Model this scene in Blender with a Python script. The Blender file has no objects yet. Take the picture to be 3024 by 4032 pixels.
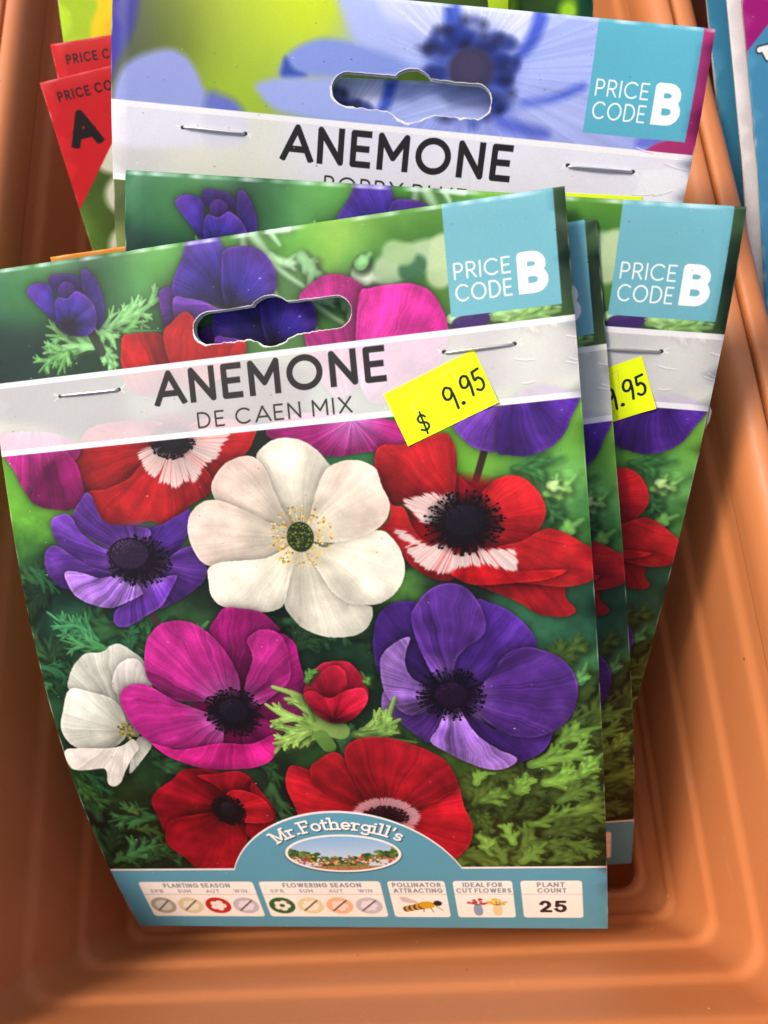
# Seed and bulb packets filed in a terracotta plastic trough, seen from above in sunlight.
import bpy, bmesh, math, random
import numpy as np
from mathutils import Vector, Matrix, geometry

# ---------------------------------------------------------------- camera, sky, sun, exposure
scene = bpy.context.scene
FLOOR = -283.0                              # camera-relative height of the bench, in mm
# trough axes seen from the camera (rows: across, along, up; columns: right, down, forward)
BASIS = np.array([[0.9930, -0.0864, -0.0804], [-0.0575, -0.9494, 0.3089], [-0.1030, -0.3021, -0.9477]])
def to_world(p_cam):                        # camera millimetres -> world metres
    q = np.asarray(p_cam, float) @ BASIS.T
    q[..., 2] -= FLOOR
    return q / 1000.0
cam_data = bpy.data.cameras.new('camera'); cam = bpy.data.objects.new('camera', cam_data)
scene.collection.objects.link(cam); scene.camera = cam
R = Matrix(((BASIS[0][0], -BASIS[0][1], -BASIS[0][2]), (BASIS[1][0], -BASIS[1][1], -BASIS[1][2]), (BASIS[2][0], -BASIS[2][1], -BASIS[2][2])))
cam.matrix_world = Matrix.Translation((0, 0, -FLOOR / 1000)) @ R.to_4x4()
cam_data.sensor_fit = 'VERTICAL'; cam_data.sensor_height = 36.0; cam_data.lens = 36.0 * 3028 / 4032
cam_data.clip_start = .005; cam_data.clip_end = 50
cam_data.dof.use_dof = True; cam_data.dof.focus_distance = .186; cam_data.dof.aperture_fstop = 13.0

TO_SUN = Vector((-.50, .22, .84)).normalized()
world = bpy.data.worlds.new('World'); scene.world = world; world.use_nodes = True
wn = world.node_tree.nodes; wl = world.node_tree.links; wn.clear()
sky = wn.new('ShaderNodeTexSky'); sky.sky_type = 'NISHITA'; sky.sun_disc = False
sky.sun_elevation = math.asin(TO_SUN.z); sky.sun_rotation = math.atan2(TO_SUN.x, TO_SUN.y)
sky.air_density = 1.0; sky.dust_density = 6.0; sky.ozone_density = 1.0
wb = wn.new('ShaderNodeBackground'); wb.inputs['Strength'].default_value = .15
wo = wn.new('ShaderNodeOutputWorld'); wl.new(sky.outputs[0], wb.inputs[0]); wl.new(wb.outputs[0], wo.inputs[0])
sun_data = bpy.data.lights.new('sun', 'SUN'); sun_data.energy = 2.7; sun_data.angle = math.radians(15); sun_data.color = (1.0, .92, .80)
sun = bpy.data.objects.new('sun', sun_data); scene.collection.objects.link(sun)
sun.rotation_euler = TO_SUN.to_track_quat('Z', 'Y').to_euler(); sun.location = (-1, .6, 1.2)
vs = scene.view_settings; vs.view_transform = 'Standard'; vs.look = 'None'; vs.exposure = 0.06; vs.gamma = 1.0; vs.use_curve_mapping = False
try:
    scene.cycles.max_bounces = 10; scene.cycles.diffuse_bounces = 5; scene.cycles.transparent_max_bounces = 12
    scene.cycles.use_denoising = True; scene.cycles.sample_clamp_indirect = 4.0
except Exception:
    pass

# ---------------------------------------------------------------- artwork, in tenths of a millimetre on the card
FLOWERS = [['bluebud',[-480,150],[('b',[-518,45,-515,27,-494,24,-458,30,-439,45,-440,72,-471,79,-505,64]),('b',[-581,59,-567,42,-545,38,-519,48,-510,74,-513,101,-508,135,-499,158,-528,124,-555,93]),('b',[-434,29,-426,22,-416,26,-400,47,-389,76,-384,117,-391,149,-406,169,-416,146,-422,102,-436,67]),('vd',[-498,60,-488,47,-470,46,-455,59,-460,78,-480,83,-496,76]),('b',[-512,96,-501,79,-477,84,-454,70,-429,84,-411,108,-407,142,-423,173,-459,178,-491,168,-509,141])],None],['blue',[-64,154],[('v',[-245,107,-240,95,-214,91,-200,118,-205,161,-216,181,-236,182,-244,151]),('b',[-210,90,-193,52,-175,23,-145,-50,-107,-50,-74,18,-51,34,-56,83,-75,124,-81,157,-108,146,-147,130,-185,116,-207,118]),('b',[-75,25,-38,20,-5,27,21,44,39,75,45,107,34,137,-2,151,-37,163,-79,160,-89,111,-85,64]),('v',[-209,117,-169,124,-136,135,-101,155,-82,161,-129,181,-176,186,-193,187,-212,174])],None],['magtop',[189,441],[('m',[91,167,98,145,120,129,147,115,180,112,211,122,237,141,258,172,266,256,242,336,172,392,122,344,98,257]),('m',[231,169,259,154,302,152,354,156,394,179,416,218,425,254,421,295,388,353,321,397,235,409,212,312]),('m',[-18,458,14,424,114,418,232,440,315,470,316,512,277,526,224,520,158,524,104,518,51,493])],None],['redleft',[-250,449],[('r',[-357,258,-356,230,-346,190,-322,188,-275,190,-247,199,-217,246,-212,301,-263,339,-344,320]),('r',[-244,197,-221,173,-189,152,-168,163,-159,188,-145,222,-101,234,-49,236,-50,265,-110,312,-193,336,-233,277]),('r',[-508,464,-511,509,-503,538,-485,558,-450,571,-374,555,-316,521,-279,469,-271,403,-437,392,-495,437]),('r',[-244,472,-212,541,-188,583,-152,553,-112,528,-80,504,-54,474,-46,431,-154,404,-215,425]),('r',[-484,551,-471,592,-458,623,-429,637,-388,646,-332,635,-305,655,-268,667,-251,650,-238,617,-208,598,-174,583,-163,546,-200,493,-252,460,-317,482,-371,527,-440,549])],('blk',95,70)],['magleft',[-592,309],[('m',[-717,393,-693,447,-673,483,-660,519,-640,555,-623,565,-589,508,-503,470,-495,437,-573,396]),('md',[-631,539,-637,558,-612,579,-570,589,-533,591,-495,565,-496,516,-506,476,-531,456,-584,480])],None],['purptop',[559,379],[('v',[417,477,435,510,459,533,489,545,512,544,548,516,576,478,504,435,442,433]),('vd',[510,544,534,556,570,563,600,558,632,545,658,522,676,488,694,439,607,410,528,453])],None],['redright',[423,702],[('rd',[413,589,437,610,461,639,456,659,431,678,401,660]),('r',[231,565,232,533,250,508,298,510,352,500,398,494,415,519,419,551,415,592,407,639,409,682,356,688,314,679,290,650,258,642,241,598]),('r',[440,668,469,635,494,612,520,603,551,605,580,625,599,655,607,687,596,718,581,738,549,754,507,762,465,762,448,717]),('r',[241,598,261,645,289,656,306,706,330,735,383,739,420,742,410,790,385,832,342,829,307,805,287,787,273,758,255,729,230,703,227,697,250,680,256,653]),('r',[437,847,496,840,573,848,633,865,637,894,657,923,641,937,609,937,568,926,533,899,488,874]),('r',[425,742,476,765,502,760,549,753,587,734,613,729,647,743,681,767,701,786,700,849,670,864,629,867,573,857,521,847,470,827,442,792]),('rf',[376,810,420,801,467,802,508,818,554,823,606,824,642,829,599,847,521,850,447,850,406,838])],('blk',150,120)],['purpleft',[-377,733],[('vd',[-342,660,-304,646,-247,622,-227,616,-229,652,-250,690,-278,717,-292,730,-326,713]),('v',[-298,730,-253,707,-228,709,-211,745,-205,768,-219,796,-259,823,-312,847,-344,857,-333,830,-331,783]),('v',[-539,627,-527,594,-504,567,-486,552,-473,569,-464,605,-449,629,-411,640,-364,647,-335,658,-346,689,-375,721,-433,699,-473,680,-512,655]),('v',[-594,623,-582,606,-553,600,-535,611,-520,646,-491,676,-452,701,-402,731,-430,752,-479,752,-525,729,-569,695,-591,658]),('v',[-627,708,-614,683,-590,677,-557,701,-513,732,-455,753,-405,754,-435,781,-498,789,-574,792,-609,772,-626,745]),('v',[-471,877,-460,852,-419,833,-390,808,-361,781,-324,777,-284,775,-304,808,-327,839,-343,854,-377,870,-418,891,-451,899,-468,891]),('vl',[-581,753,-565,744,-529,752,-488,767,-444,763,-407,766,-380,810,-393,821,-432,836,-472,847,-514,837,-548,820,-569,797])],('pur',140,105)],['white',[36,704],[('w',[-49,508,-26,482,6,469,42,471,74,483,100,505,120,533,128,553,106,602,64,676,36,704,2,671,-13,609,-26,553]),('wp',[-168,573,-154,541,-124,514,-86,502,-52,507,-26,542,-15,586,5,643,32,701,-26,668,-80,642,-146,619]),('wp',[-241,674,-233,635,-209,609,-179,598,-144,603,-95,627,-42,659,32,704,-6,731,-37,749,-84,755,-141,751,-190,759,-217,745,-233,714]),('w',[-25,868,-19,827,3,772,35,712,81,766,106,830,157,873,188,887,181,922,154,949,113,958,62,953,13,929,-11,899]),('w',[37,704,88,733,118,724,186,710,230,703,255,724,270,752,277,786,270,824,246,857,211,878,177,880,133,873,95,841,75,799,52,753]),('wp',[37,704,64,659,80,616,102,569,121,547,150,536,183,535,214,545,235,563,242,598,255,631,255,658,241,684,214,704,174,717,129,723,90,721]),('w',[-203,764,-171,751,-112,750,-54,748,1,726,36,704,16,761,-5,811,-24,863,-49,879,-85,882,-136,873,-187,858,-206,828,-206,791])],('yel',135,130)],['whitelow',[-506,1189],[('wg',[-634,1063,-628,1030,-604,992,-565,963,-520,961,-491,944,-466,942,-438,963,-412,991,-408,1034,-402,1061,-444,1132,-475,1208,-519,1177,-585,1126]),('wg',[-632,1059,-668,1122,-687,1170,-682,1207,-660,1235,-616,1246,-562,1242,-510,1206,-498,1144,-518,1095,-571,1072]),('wl',[-476,992,-430,985,-408,1028,-405,1059,-466,1061,-493,1083,-512,1069,-508,1036]),('wg',[-475,1208,-441,1230,-497,1295,-531,1324,-509,1264]),('wl',[-697,1244,-647,1237,-575,1240,-527,1233,-494,1214,-483,1243,-509,1272,-541,1316,-565,1354,-590,1366,-602,1353,-595,1314,-606,1304,-647,1308,-693,1301])],('ygr',38,42)],['magbig',[-203,1148],[('md',[-225,922,-204,891,-176,865,-124,871,-85,882,-58,909,-45,933,-99,939,-124,962,-126,1011,-140,1061,-178,1085,-184,1014,-199,964]),('md',[-55,936,-30,946,-12,968,-9,1011,-4,1055,-5,1100,-28,1164,-65,1198,-100,1224,-146,1243,-195,1240,-180,1192,-126,1133,-64,1090,-38,1035,-42,967]),('m',[-134,955,-116,935,-91,925,-57,933,-37,961,-32,1010,-40,1060,-77,1096,-125,1127,-170,1138,-157,1067,-126,999]),('m',[-412,1002,-400,952,-381,922,-351,897,-310,889,-266,898,-226,928,-197,970,-179,1015,-170,1059,-183,1111,-228,1122,-276,1113,-325,1109,-355,1104,-387,1076,-411,1041]),('m',[-501,1103,-487,1070,-458,1055,-415,1059,-377,1087,-338,1113,-281,1140,-236,1162,-251,1238,-292,1252,-375,1249,-424,1240,-462,1209,-489,1159]),('m2',[-444,1229,-381,1251,-323,1246,-251,1236,-177,1242,-111,1216,-90,1223,-123,1287,-173,1314,-243,1320,-313,1316,-372,1293,-412,1269])],('blk',125,115)],['purpbig',[352,1123],[('vd',[182,957,195,917,218,889,250,877,283,878,303,895,294,975,318,1061,336,1105,279,1109,250,1070,190,1054,180,1060,178,999]),('vd',[431,886,465,894,495,907,530,938,555,973,563,1012,529,1024,495,1046,465,1081,424,1109,363,1113,362,1063,378,1016,414,982]),('vd',[375,1169,443,1221,491,1246,541,1248,584,1229,580,1256,562,1289,521,1316,486,1323,444,1285,392,1229]),('vl',[183,1164,179,1141,191,1100,215,1088,247,1157,214,1191]),('v',[350,1149,309,1209,294,1245,281,1257,245,1223,214,1188,195,1158,221,1136,272,1139]),('vl',[189,1034,203,1002,237,976,270,967,257,1002,251,1038,265,1075,304,1102,317,1141,274,1171,239,1173,208,1142,190,1103]),('v',[278,916,292,888,317,861,346,844,379,840,410,851,430,875,446,910,451,950,437,978,404,1000,374,1031,360,1088,351,1118,330,1105,304,1042,284,975]),('v',[357,1130,415,1108,451,1073,481,1032,509,1013,542,1007,583,1020,614,1039,639,1071,650,1107,648,1144,635,1187,604,1224,563,1246,519,1251,475,1239,439,1211,403,1170]),('vl',[351,1136,312,1212,287,1252,329,1289,367,1315,411,1338,450,1344,485,1330,494,1307,455,1284,413,1248,388,1209])],('pbk',135,115)],['redbud',[52,1181],[('rb',[-13,1103,0,1074,26,1038,52,1021,87,1018,115,1024,135,1050,148,1082,150,1120,127,1158,93,1184,51,1189,18,1168,-1,1140]),('rb',[31,1063,50,1039,80,1029,101,1048,101,1086,79,1117,50,1115,33,1095]),('rb',[-13,1106,12,1094,50,1118,99,1098,140,1094,148,1126,126,1159,93,1184,51,1189,18,1168,-1,1140])],None],['redlow',[-281,1458],[('rd',[-494,1420,-466,1381,-419,1351,-378,1317,-319,1316,-272,1332,-255,1371,-264,1442,-346,1482,-415,1489,-484,1531,-489,1488]),('rd',[-344,1337,-291,1332,-226,1326,-192,1354,-190,1396,-216,1427,-261,1426,-300,1370]),('rd',[-484,1531,-455,1488,-390,1473,-309,1466,-249,1518,-268,1599,-328,1704,-418,1703,-455,1636,-490,1588]),('rd',[-199,1365,-177,1397,-160,1437,-156,1486,-186,1528,-233,1563,-253,1536,-223,1460]),('rm',[-288,1426,-259,1388,-209,1396,-171,1430,-164,1495,-227,1506,-268,1488])],('blk',75,85)],['redbot',[141,1491],[('rm',[-107,1381,-90,1321,-61,1315,0,1354,83,1449,135,1515,33,1600,-85,1545,-94,1460]),('rm',[-24,1383,-32,1323,-2,1295,37,1275,64,1297,105,1387,137,1499,58,1448]),('rm',[162,1499,268,1422,338,1379,350,1456,364,1512,364,1553,345,1608,290,1658,207,1621]),('rm',[64,1297,90,1244,162,1234,230,1253,287,1284,324,1320,340,1394,265,1453,148,1507,98,1433])],('pnk',100,60)]]
BG = [[-635,19,55,115,85],[-589,47,75,145,75],[-626,93,50,105,70],[-648,163,15,45,45],[-611,212,18,50,45],[-347,46,50,110,70],[-355,-50,45,95,65],[-299,41,110,175,95],[-291,75,120,180,100],[-227,29,95,165,80],[-365,98,35,80,55],[-316,88,50,100,65],[-274,125,60,115,70],[54,45,80,150,60],[74,116,85,130,75],[110,32,110,175,70],[191,33,150,195,85],[248,46,125,175,75],[264,100,70,130,70],[-491,-50,85,150,100],[-402,-50,50,105,75],[-291,172,60,110,70],[-489,226,25,60,45],[329,22,95,150,55],[408,-50,85,140,50],[351,66,60,110,50],[303,136,60,130,60],[692,24,70,95,65],[695,122,35,55,40],[694,196,30,45,40],[695,246,15,30,20],[440,230,90,140,60],[516,244,40,50,50],[591,248,130,175,110],[661,247,130,170,100],[553,103,90,130,80],[-680,529,110,180,60],[-630,573,135,205,75],[-659,629,100,170,60],[-682,687,60,110,50],[-659,736,30,60,40],[-683,795,25,50,40],[-614,830,20,45,40],[-595,892,60,125,80],[-538,927,50,105,70],[-697,918,15,35,25],[-476,869,25,50,45],[-439,933,50,110,70],[-399,923,40,90,50],[-231,872,25,35,30],[-250,913,90,150,80],[-214,603,70,120,60],[-31,471,30,50,35],[169,527,70,150,90],[-136,908,20,35,30],[440,573,120,185,60],[543,578,130,195,80],[593,593,60,130,70],[644,577,90,160,70],[686,545,140,200,80],[664,645,110,180,90],[640,628,150,190,130],[616,683,30,60,45],[659,723,80,140,70],[686,699,70,130,65],[672,751,85,150,75],[676,842,50,90,70],[648,895,50,90,60],[687,919,35,70,55],[590,981,60,120,80],[615,994,50,100,70],[667,997,40,85,65],[678,1086,70,120,75],[265,835,110,170,70],[322,817,40,80,50],[211,877,50,60,45],[285,854,120,190,80],[341,835,40,50,40],[59,962,20,35,30],[123,996,25,50,40],[166,968,60,110,60],[585,991,70,130,100],[636,1017,50,100,75],[660,1060,30,70,50],[674,1090,120,180,90],[654,1163,90,150,75],[679,1195,100,160,65],[623,1245,65,115,55],[647,1306,70,115,45],[563,1331,50,75,40],[505,1372,75,110,42],[671,1399,95,130,48],[557,1448,65,100,38],[472,1509,28,46,22],[611,1512,75,105,42],[666,1578,60,95,38],[426,1644,28,46,22],[546,1646,60,88,35],[681,1648,35,48,22],[384,1573,60,100,45],[326,1662,15,15,10],[-670,995,25,50,40],[-670,1048,40,80,50],[-647,926,30,70,50],[-683,1335,30,60,35],[-648,1400,45,75,38],[-653,1484,15,16,12],[-597,1529,20,20,12],[-540,1452,35,55,24],[-543,1557,28,46,22],[-536,1486,25,30,15],[-652,1593,15,20,12],[-647,1641,40,66,36],[-524,1633,28,42,28],[-464,1296,35,65,35],[-124,1352,20,35,25],[-125,1293,25,50,30],[-215,1364,60,90,52],[-24,1282,55,100,46],[25,1007,25,50,35],[70,979,40,75,50],[148,990,40,80,50],[-44,1253,30,60,35],[-123,1414,15,25,20]]
LEAVES = [[[135,190,125],15,3,5,[-403,170,-348,154,-310,110]],[[135,190,125],17,3,6,[-354,159,-274,128,-246,95]],[[110,170,100],15,3,5,[-339,180,-246,190]],[[110,170,100],17,3,6,[-412,191,-483,176,-543,165]],[[135,190,125],17,3,6,[-426,206,-504,198,-555,207]],[[110,170,100],15,3,5,[-469,212,-531,221,-573,251]],[[110,170,100],15,3,4,[-494,214,-524,262]],[[135,190,125],20,3,5,[-407,202,-388,238,-373,267]],[[135,190,125],17,3,4,[-409,169,-376,189,-367,218]],[[55,65,60],22,3,0,[-425,173,-404,222]],[[165,205,160],26,9,2,[-33,-50,21,36,50,82,115,138]],[[120,160,115],24,8,2,[107,63,130,102,116,132]],[[190,210,180],40,12,2,[241,122,282,138]],[[120,170,110],26,9,3,[243,97,266,79]],[[175,200,160],70,14,0,[304,120,379,100,421,100]],[[60,110,75],50,12,0,[351,127,367,119]],[[160,190,140],50,12,0,[318,81,344,90]],[[185,205,160],60,12,0,[430,86,417,145]],[[150,190,120],30,4,4,[531,246,591,243,670,248]],[[170,205,150],20,4,3,[434,244,480,245]],[[70,45,110],40,4,0,[453,262,500,247]],[[130,170,100],20,4,4,[569,266,640,257,670,255]],[[60,35,40],16,3,0,[482,543,462,596,448,632]],[[130,185,100],14,8,3,[608,651,650,639,676,616]],[[165,200,130],14,8,1,[620,631,649,644]],[[70,130,70],11,8,3,[542,588,593,587,650,572]],[[60,110,62],11,8,3,[607,667,625,699,659,718]],[[110,165,85],22,8,2,[643,738,685,715]],[[80,150,95],16,3,7,[-517,947,-578,906,-646,846]],[[65,130,85],14,3,6,[-526,928,-574,887,-636,890]],[[75,140,85],14,3,6,[-500,954,-555,945,-627,922]],[[50,105,70],14,4,5,[-446,970,-436,920,-408,904]],[[45,95,60],12,4,5,[-670,729,-632,762,-601,800]],[[90,60,60],22,3,0,[-374,857,-352,901]],[[90,160,90],18,5,3,[-258,925,-223,897]],[[60,120,70],14,4,4,[-389,936,-329,878]],[[45,95,60],12,3,6,[-696,994,-647,1009,-632,1056]],[[50,95,55],14,3,6,[-694,1040,-670,1074]],[[35,75,42],18,4,6,[-682,1288,-633,1352,-634,1400]],[[50,85,40],18,5,6,[-689,1334,-661,1399,-621,1425]],[[35,70,36],16,4,6,[-446,1252,-432,1297]],[[65,90,42],14,5,5,[-567,1452,-511,1445]],[[55,80,38],16,4,5,[-560,1521,-508,1531,-507,1576]],[[50,85,45],16,3,6,[-671,1651,-637,1632,-606,1671]],[[40,70,38],16,3,6,[-572,1652,-518,1614,-482,1633]],[[80,120,75],20,4,4,[-227,1334,-204,1373]],[[40,80,45],16,4,5,[-165,1306,-132,1329,-124,1383]],[[70,94,40],20,8,6,[580,1067,630,1025,678,1008]],[[55,73,31],32,6,4,[661,1138,673,1112,700,1086]],[[73,97,42],20,4,6,[564,1236,614,1222,680,1183]],[[112,149,64],26,6,4,[600,1270,641,1242,699,1228]],[[114,153,65],26,4,6,[530,1330,608,1312,675,1294]],[[66,88,38],26,6,4,[502,1416,562,1385,597,1332]],[[120,160,68],26,4,6,[560,1388,627,1375,690,1335]],[[113,151,65],32,4,6,[478,1430,501,1393,527,1372]],[[85,114,49],20,6,6,[591,1449,649,1411,688,1407]],[[57,76,32],32,6,6,[449,1508,470,1455,478,1430]],[[101,135,58],20,6,4,[518,1526,598,1501,669,1481]],[[66,89,38],26,8,6,[551,1559,622,1536,684,1537]],[[76,102,44],20,8,4,[513,1593,571,1610,641,1621]],[[114,152,65],20,6,4,[466,1592,452,1538,447,1524]],[[79,105,45],20,6,6,[390,1573,402,1573,442,1592]],[[121,162,69],32,6,4,[409,1626,392,1573,386,1548]],[[85,113,48],20,6,6,[437,1663,428,1620,411,1609]],[[94,125,54],26,4,6,[485,1663,507,1640,549,1593]],[[79,105,45],26,8,4,[557,1664,610,1638,664,1638]],[[118,157,67],20,4,4,[389,1383,402,1356,438,1355]],[[101,135,58],20,8,4,[395,1443,439,1425,480,1400]],[[76,102,43],20,4,6,[607,1594,649,1617,676,1648]],[[123,164,70],26,4,4,[651,1362,672,1334,696,1308]],[[69,92,39],26,4,6,[379,1490,401,1523,403,1557]],[[56,74,32],26,6,4,[485,1493,522,1473,558,1433]],[[100,160,90],18,5,4,[656,1103,674,1056]]]
EYES = {'redright':[[288,642,318,634,354,625,378,635,400,632,407,655,399,681,355,699,324,688],[261,697,294,718,324,740,349,755,318,750,279,731,265,713],[284,748,329,748,377,749,398,778,376,819,333,808,303,783],[389,791,417,769,453,782,467,803,420,802,387,805],[445,760,470,768,530,772,530,818,493,814,452,790]],'redleft':[[-341,470,-335,494,-326,516,-306,531,-286,518,-259,476,-289,457],[-298,542,-278,550,-256,564,-239,551,-219,542,-229,490,-252,466,-276,497],[-218,536,-209,553,-186,528,-167,510,-147,499,-127,472,-108,447,-169,430,-225,463]]}
SEPALS = [[[150,185,95],34,2,2,[42,1208,13,1166,-20,1112,-87,1080]],[[150,185,95],26,2,3,[25,1203,-36,1174,-76,1159,-114,1127]],[[135,170,85],30,2,4,[29,1214,-24,1205,-75,1223,-115,1271]],[[150,185,95],22,2,3,[-19,1212,-84,1237,-115,1243]],[[150,185,95],26,2,3,[123,1218,178,1196,214,1123]],[[140,178,90],24,2,3,[140,1218,190,1200,220,1185]],[[125,165,80],24,2,4,[104,1224,173,1240,252,1254]],[[150,185,100],50,3,0,[25,1200,65,1212]],[[110,150,70],40,3,0,[15,1227,28,1255]],[[85,130,60],14,2,3,[1,1068,17,1044,32,1038]],[[85,130,60],12,2,3,[154,1082,141,1050]]]
BLUE_BG = [[-419,61,190,208,60],[-255,48,198,218,30],[-388,126,165,195,80],[-585,61,150,170,50],[-612,111,66,80,30],[-529,85,80,92,38],[-444,131,125,145,50],[-413,217,165,192,30],[-651,163,125,145,50],[-474,52,192,208,50],[-329,195,172,198,40],[-662,189,90,100,60],[-673,82,58,58,150],[-696,152,50,50,140],[-308,81,190,212,40],[-411,262,150,180,60],[-556,126,110,128,40],[-227,221,140,155,220],[-5,46,165,178,232],[-35,121,150,165,225],[272,95,150,165,225],[341,18,170,182,235],[383,110,165,178,228],[345,212,140,152,220],[408,196,170,182,226],[205,-50,200,206,240],[270,268,150,160,222],[464,261,170,176,220],[571,242,150,160,220]]
BLUE_SHAPES = [[1.2,(62,62,152),[[-710,-50],[-643,-50],[-641,80],[-657,135],[-685,186],[-708,213]]],[1.0,(150,160,214),[[-695,262],[-683,221],[-663,189],[-629,167],[-584,151],[-550,148],[-516,162],[-493,190],[-475,223],[-462,252],[-464,344],[-697,365]]],[1.2,(104,116,190),[[-467,237],[-424,236],[-390,251],[-368,284],[-375,336],[-467,345]]],[0.9,(132,150,214),[[-288,182],[-290,153],[-272,129],[-246,111],[-208,96],[-170,93],[-120,100],[-31,107],[27,141],[-81,165],[-191,174]]],[0.7,(60,84,170),[[-290,185],[-288,162],[-282,142],[-262,165],[-230,177],[-268,188]]],[1.0,(158,172,226),[[-350,214],[-330,196],[-274,184],[-191,181],[-80,169],[32,180],[11,251],[-128,269],[-241,262],[-304,254]]],[1.4,(172,184,232),[[-189,-50],[-165,22],[-145,58],[-115,94],[-30,116],[43,130],[-7,28],[-28,-50]]],[1.2,(196,204,238),[[-82,-50],[62,-50],[79,21],[91,77],[71,98],[6,56],[-61,32]]],[1.0,(74,96,190),[[67,-50],[115,-50],[128,26],[153,77],[110,100],[85,63],[72,-50]]],[1.4,(204,210,240),[[118,-50],[293,-50],[306,-50],[266,53],[228,90],[178,80],[143,63]]],[1.0,(76,98,196),[[293,-50],[343,-50],[331,-50],[304,55],[272,96],[250,93],[276,47],[296,-50]]],[1.6,(166,180,232),[[347,-50],[432,-50],[453,105],[364,127],[283,168],[262,135],[298,89],[329,43]]],[1.0,(92,110,204),[[281,188],[339,173],[415,137],[418,156],[352,187],[300,206]]],[1.4,(168,178,226),[[289,202],[374,185],[420,166],[429,235],[350,242],[292,227]]],[1.0,(96,110,200),[[224,213],[270,229],[350,242],[348,262],[275,258],[228,242]]],[1.0,(110,120,206),[[571,237],[620,238],[603,260],[564,261]]]]
BLUE_EYE = (15.2,13.5)
RED_TRI = [(-62,-2),(-26,-2),(-62,33.9)]
RED_TXT = (-56.4,-36.8,2.7,5.1)
RED_A = (-56.5,-48.4,7.9,16.9)
MAG_TRI = [(-62,-2),(-32,-2),(-62,23.8)]
MAG_LET = [(-55.4,22.5),(-54.4,25.0),(-52.5,22.4)]

POSE = {
 'P1': (0.0750, 0.1609, -0.0880, -29.9869, -63.6227, 176.5011, -0.3348, 2.2075, -1.3734),
 'P2': (0.2937, 0.1077, -0.1416, -21.9006, -55.5735, 178.9047, -0.7071, 2.2942, -1.0249),
 'P3': (0.2967, 0.0820, 0.0775, 9.7232, -72.2958, 173.2253, 0.3362, 0.4175, -0.5398, 0.1500),
 'P4': (0.2705, 0.0414, 0.1062, 6.3435, -117.9855, 178.2184, 0.4905, 0.1320, -0.1014, 0.1800),
 'PR1': (0.3460, 0.0556, -0.1945, -33.2856, -125.3567, 200.7673, 0.0521, 0.1011, 0.0006),
 'PR2': (0.3208, 0.0720, -0.1111, -33.3518, -135.5883, 208.7671, 0.0521, 0.1011, 0.0006),
 'P7': (0.3169, 0.0708, -0.0132, -30.2641, -156.2792, 216.7679, 0.0522, 0.1011, 0.0006),
 'P4b': (0.2705, 0.0414, 0.0562, 4.4687, -103.7594, 185.9723, 0.4905, 0.1320, -0.1014, 0.1000),
 'OR': (0.3035, 0.0523, -0.1237, -26.2019, -71.8594, 193.3660, 0.0510, 0.3004, 0.0002),
 'P5a': (0.1803, 0.0990, -0.0312, -5.5951, -152.2846, 223.3929, 0.4806, 0.1262, -0.1050),
 'P5b': (0.1709, 0.0953, -0.0529, -22.2564, -159.4847, 228.3183, 0.4803, 0.1260, -0.1051),
 'N1': (0.2565, 0.0405, -0.2205, 157.4190, -165.1001, 210.0087, 0.1005, 0.2001, 0.0000),
 'N2': (0.2565, 0.0405, -0.2205, 157.1190, -167.1001, 214.0087, 0.1005, 0.2001, 0.0000),
 'N3': (0.2565, 0.0405, -0.2305, 150.9190, -173.1001, 219.0087, 0.1005, 0.2001, 0.0000),
}
# ---------------------------------------------------------------- painter
# Every print on the packets is drawn here, stroke by stroke, in card millimetres
# (u from the card's centre line, s down from its top fold).
def hash_grid(n, m, seed):
    return np.random.RandomState(seed).rand(n, m).astype(np.float32)

def upsample(g, H, W):
    y = np.linspace(0, g.shape[0] - 1.001, H); x = np.linspace(0, g.shape[1] - 1.001, W)
    yi = y.astype(int); xi = x.astype(int)
    fy = (y - yi)[:, None].astype(np.float32); fx = (x - xi)[None].astype(np.float32)
    fy = fy * fy * (3 - 2 * fy); fx = fx * fx * (3 - 2 * fx)
    a = g[yi][:, xi]; b = g[yi][:, xi + 1]; c = g[yi + 1][:, xi]; d = g[yi + 1][:, xi + 1]
    return (a * (1 - fx) + b * fx) * (1 - fy) + (c * (1 - fx) + d * fx) * fy

def vnoise(H, W, cell, seed, octs=3):
    out = np.zeros((H, W), np.float32); amp = 1.; tot = 0.
    for o in range(octs):
        c = max(cell / 2 ** o, 1.5)
        out += amp * upsample(hash_grid(int(H / c) + 3, int(W / c) + 3, seed + o * 17), H, W)
        tot += amp; amp *= .55
    return out / tot * 2 - 1

def spline(p, closed=True, k=5):
    p = np.asarray(p, float).reshape(-1, 2)
    if len(p) < 3:
        return p
    n = len(p); out = []
    for i in range(n if closed else n - 1):
        if closed:
            a, b, c, d = p[i - 1], p[i], p[(i + 1) % n], p[(i + 2) % n]
        else:
            a, b, c, d = p[max(i - 1, 0)], p[i], p[i + 1], p[min(i + 2, n - 1)]
        for t in np.arange(k) / k:
            out.append(.5 * (2 * b + (c - a) * t + (2 * a - 5 * b + 4 * c - d) * t * t + (3 * b - a - 3 * c + d) * t ** 3))
    if not closed:
        out.append(p[-1])
    return np.array(out)

def seg_dist(X, Y, a, b):
    d = b - a; l2 = d @ d + 1e-9
    t = np.clip(((X - a[0]) * d[0] + (Y - a[1]) * d[1]) / l2, 0, 1)
    return np.hypot(X - a[0] - t * d[0], Y - a[1] - t * d[1]), t

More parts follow.
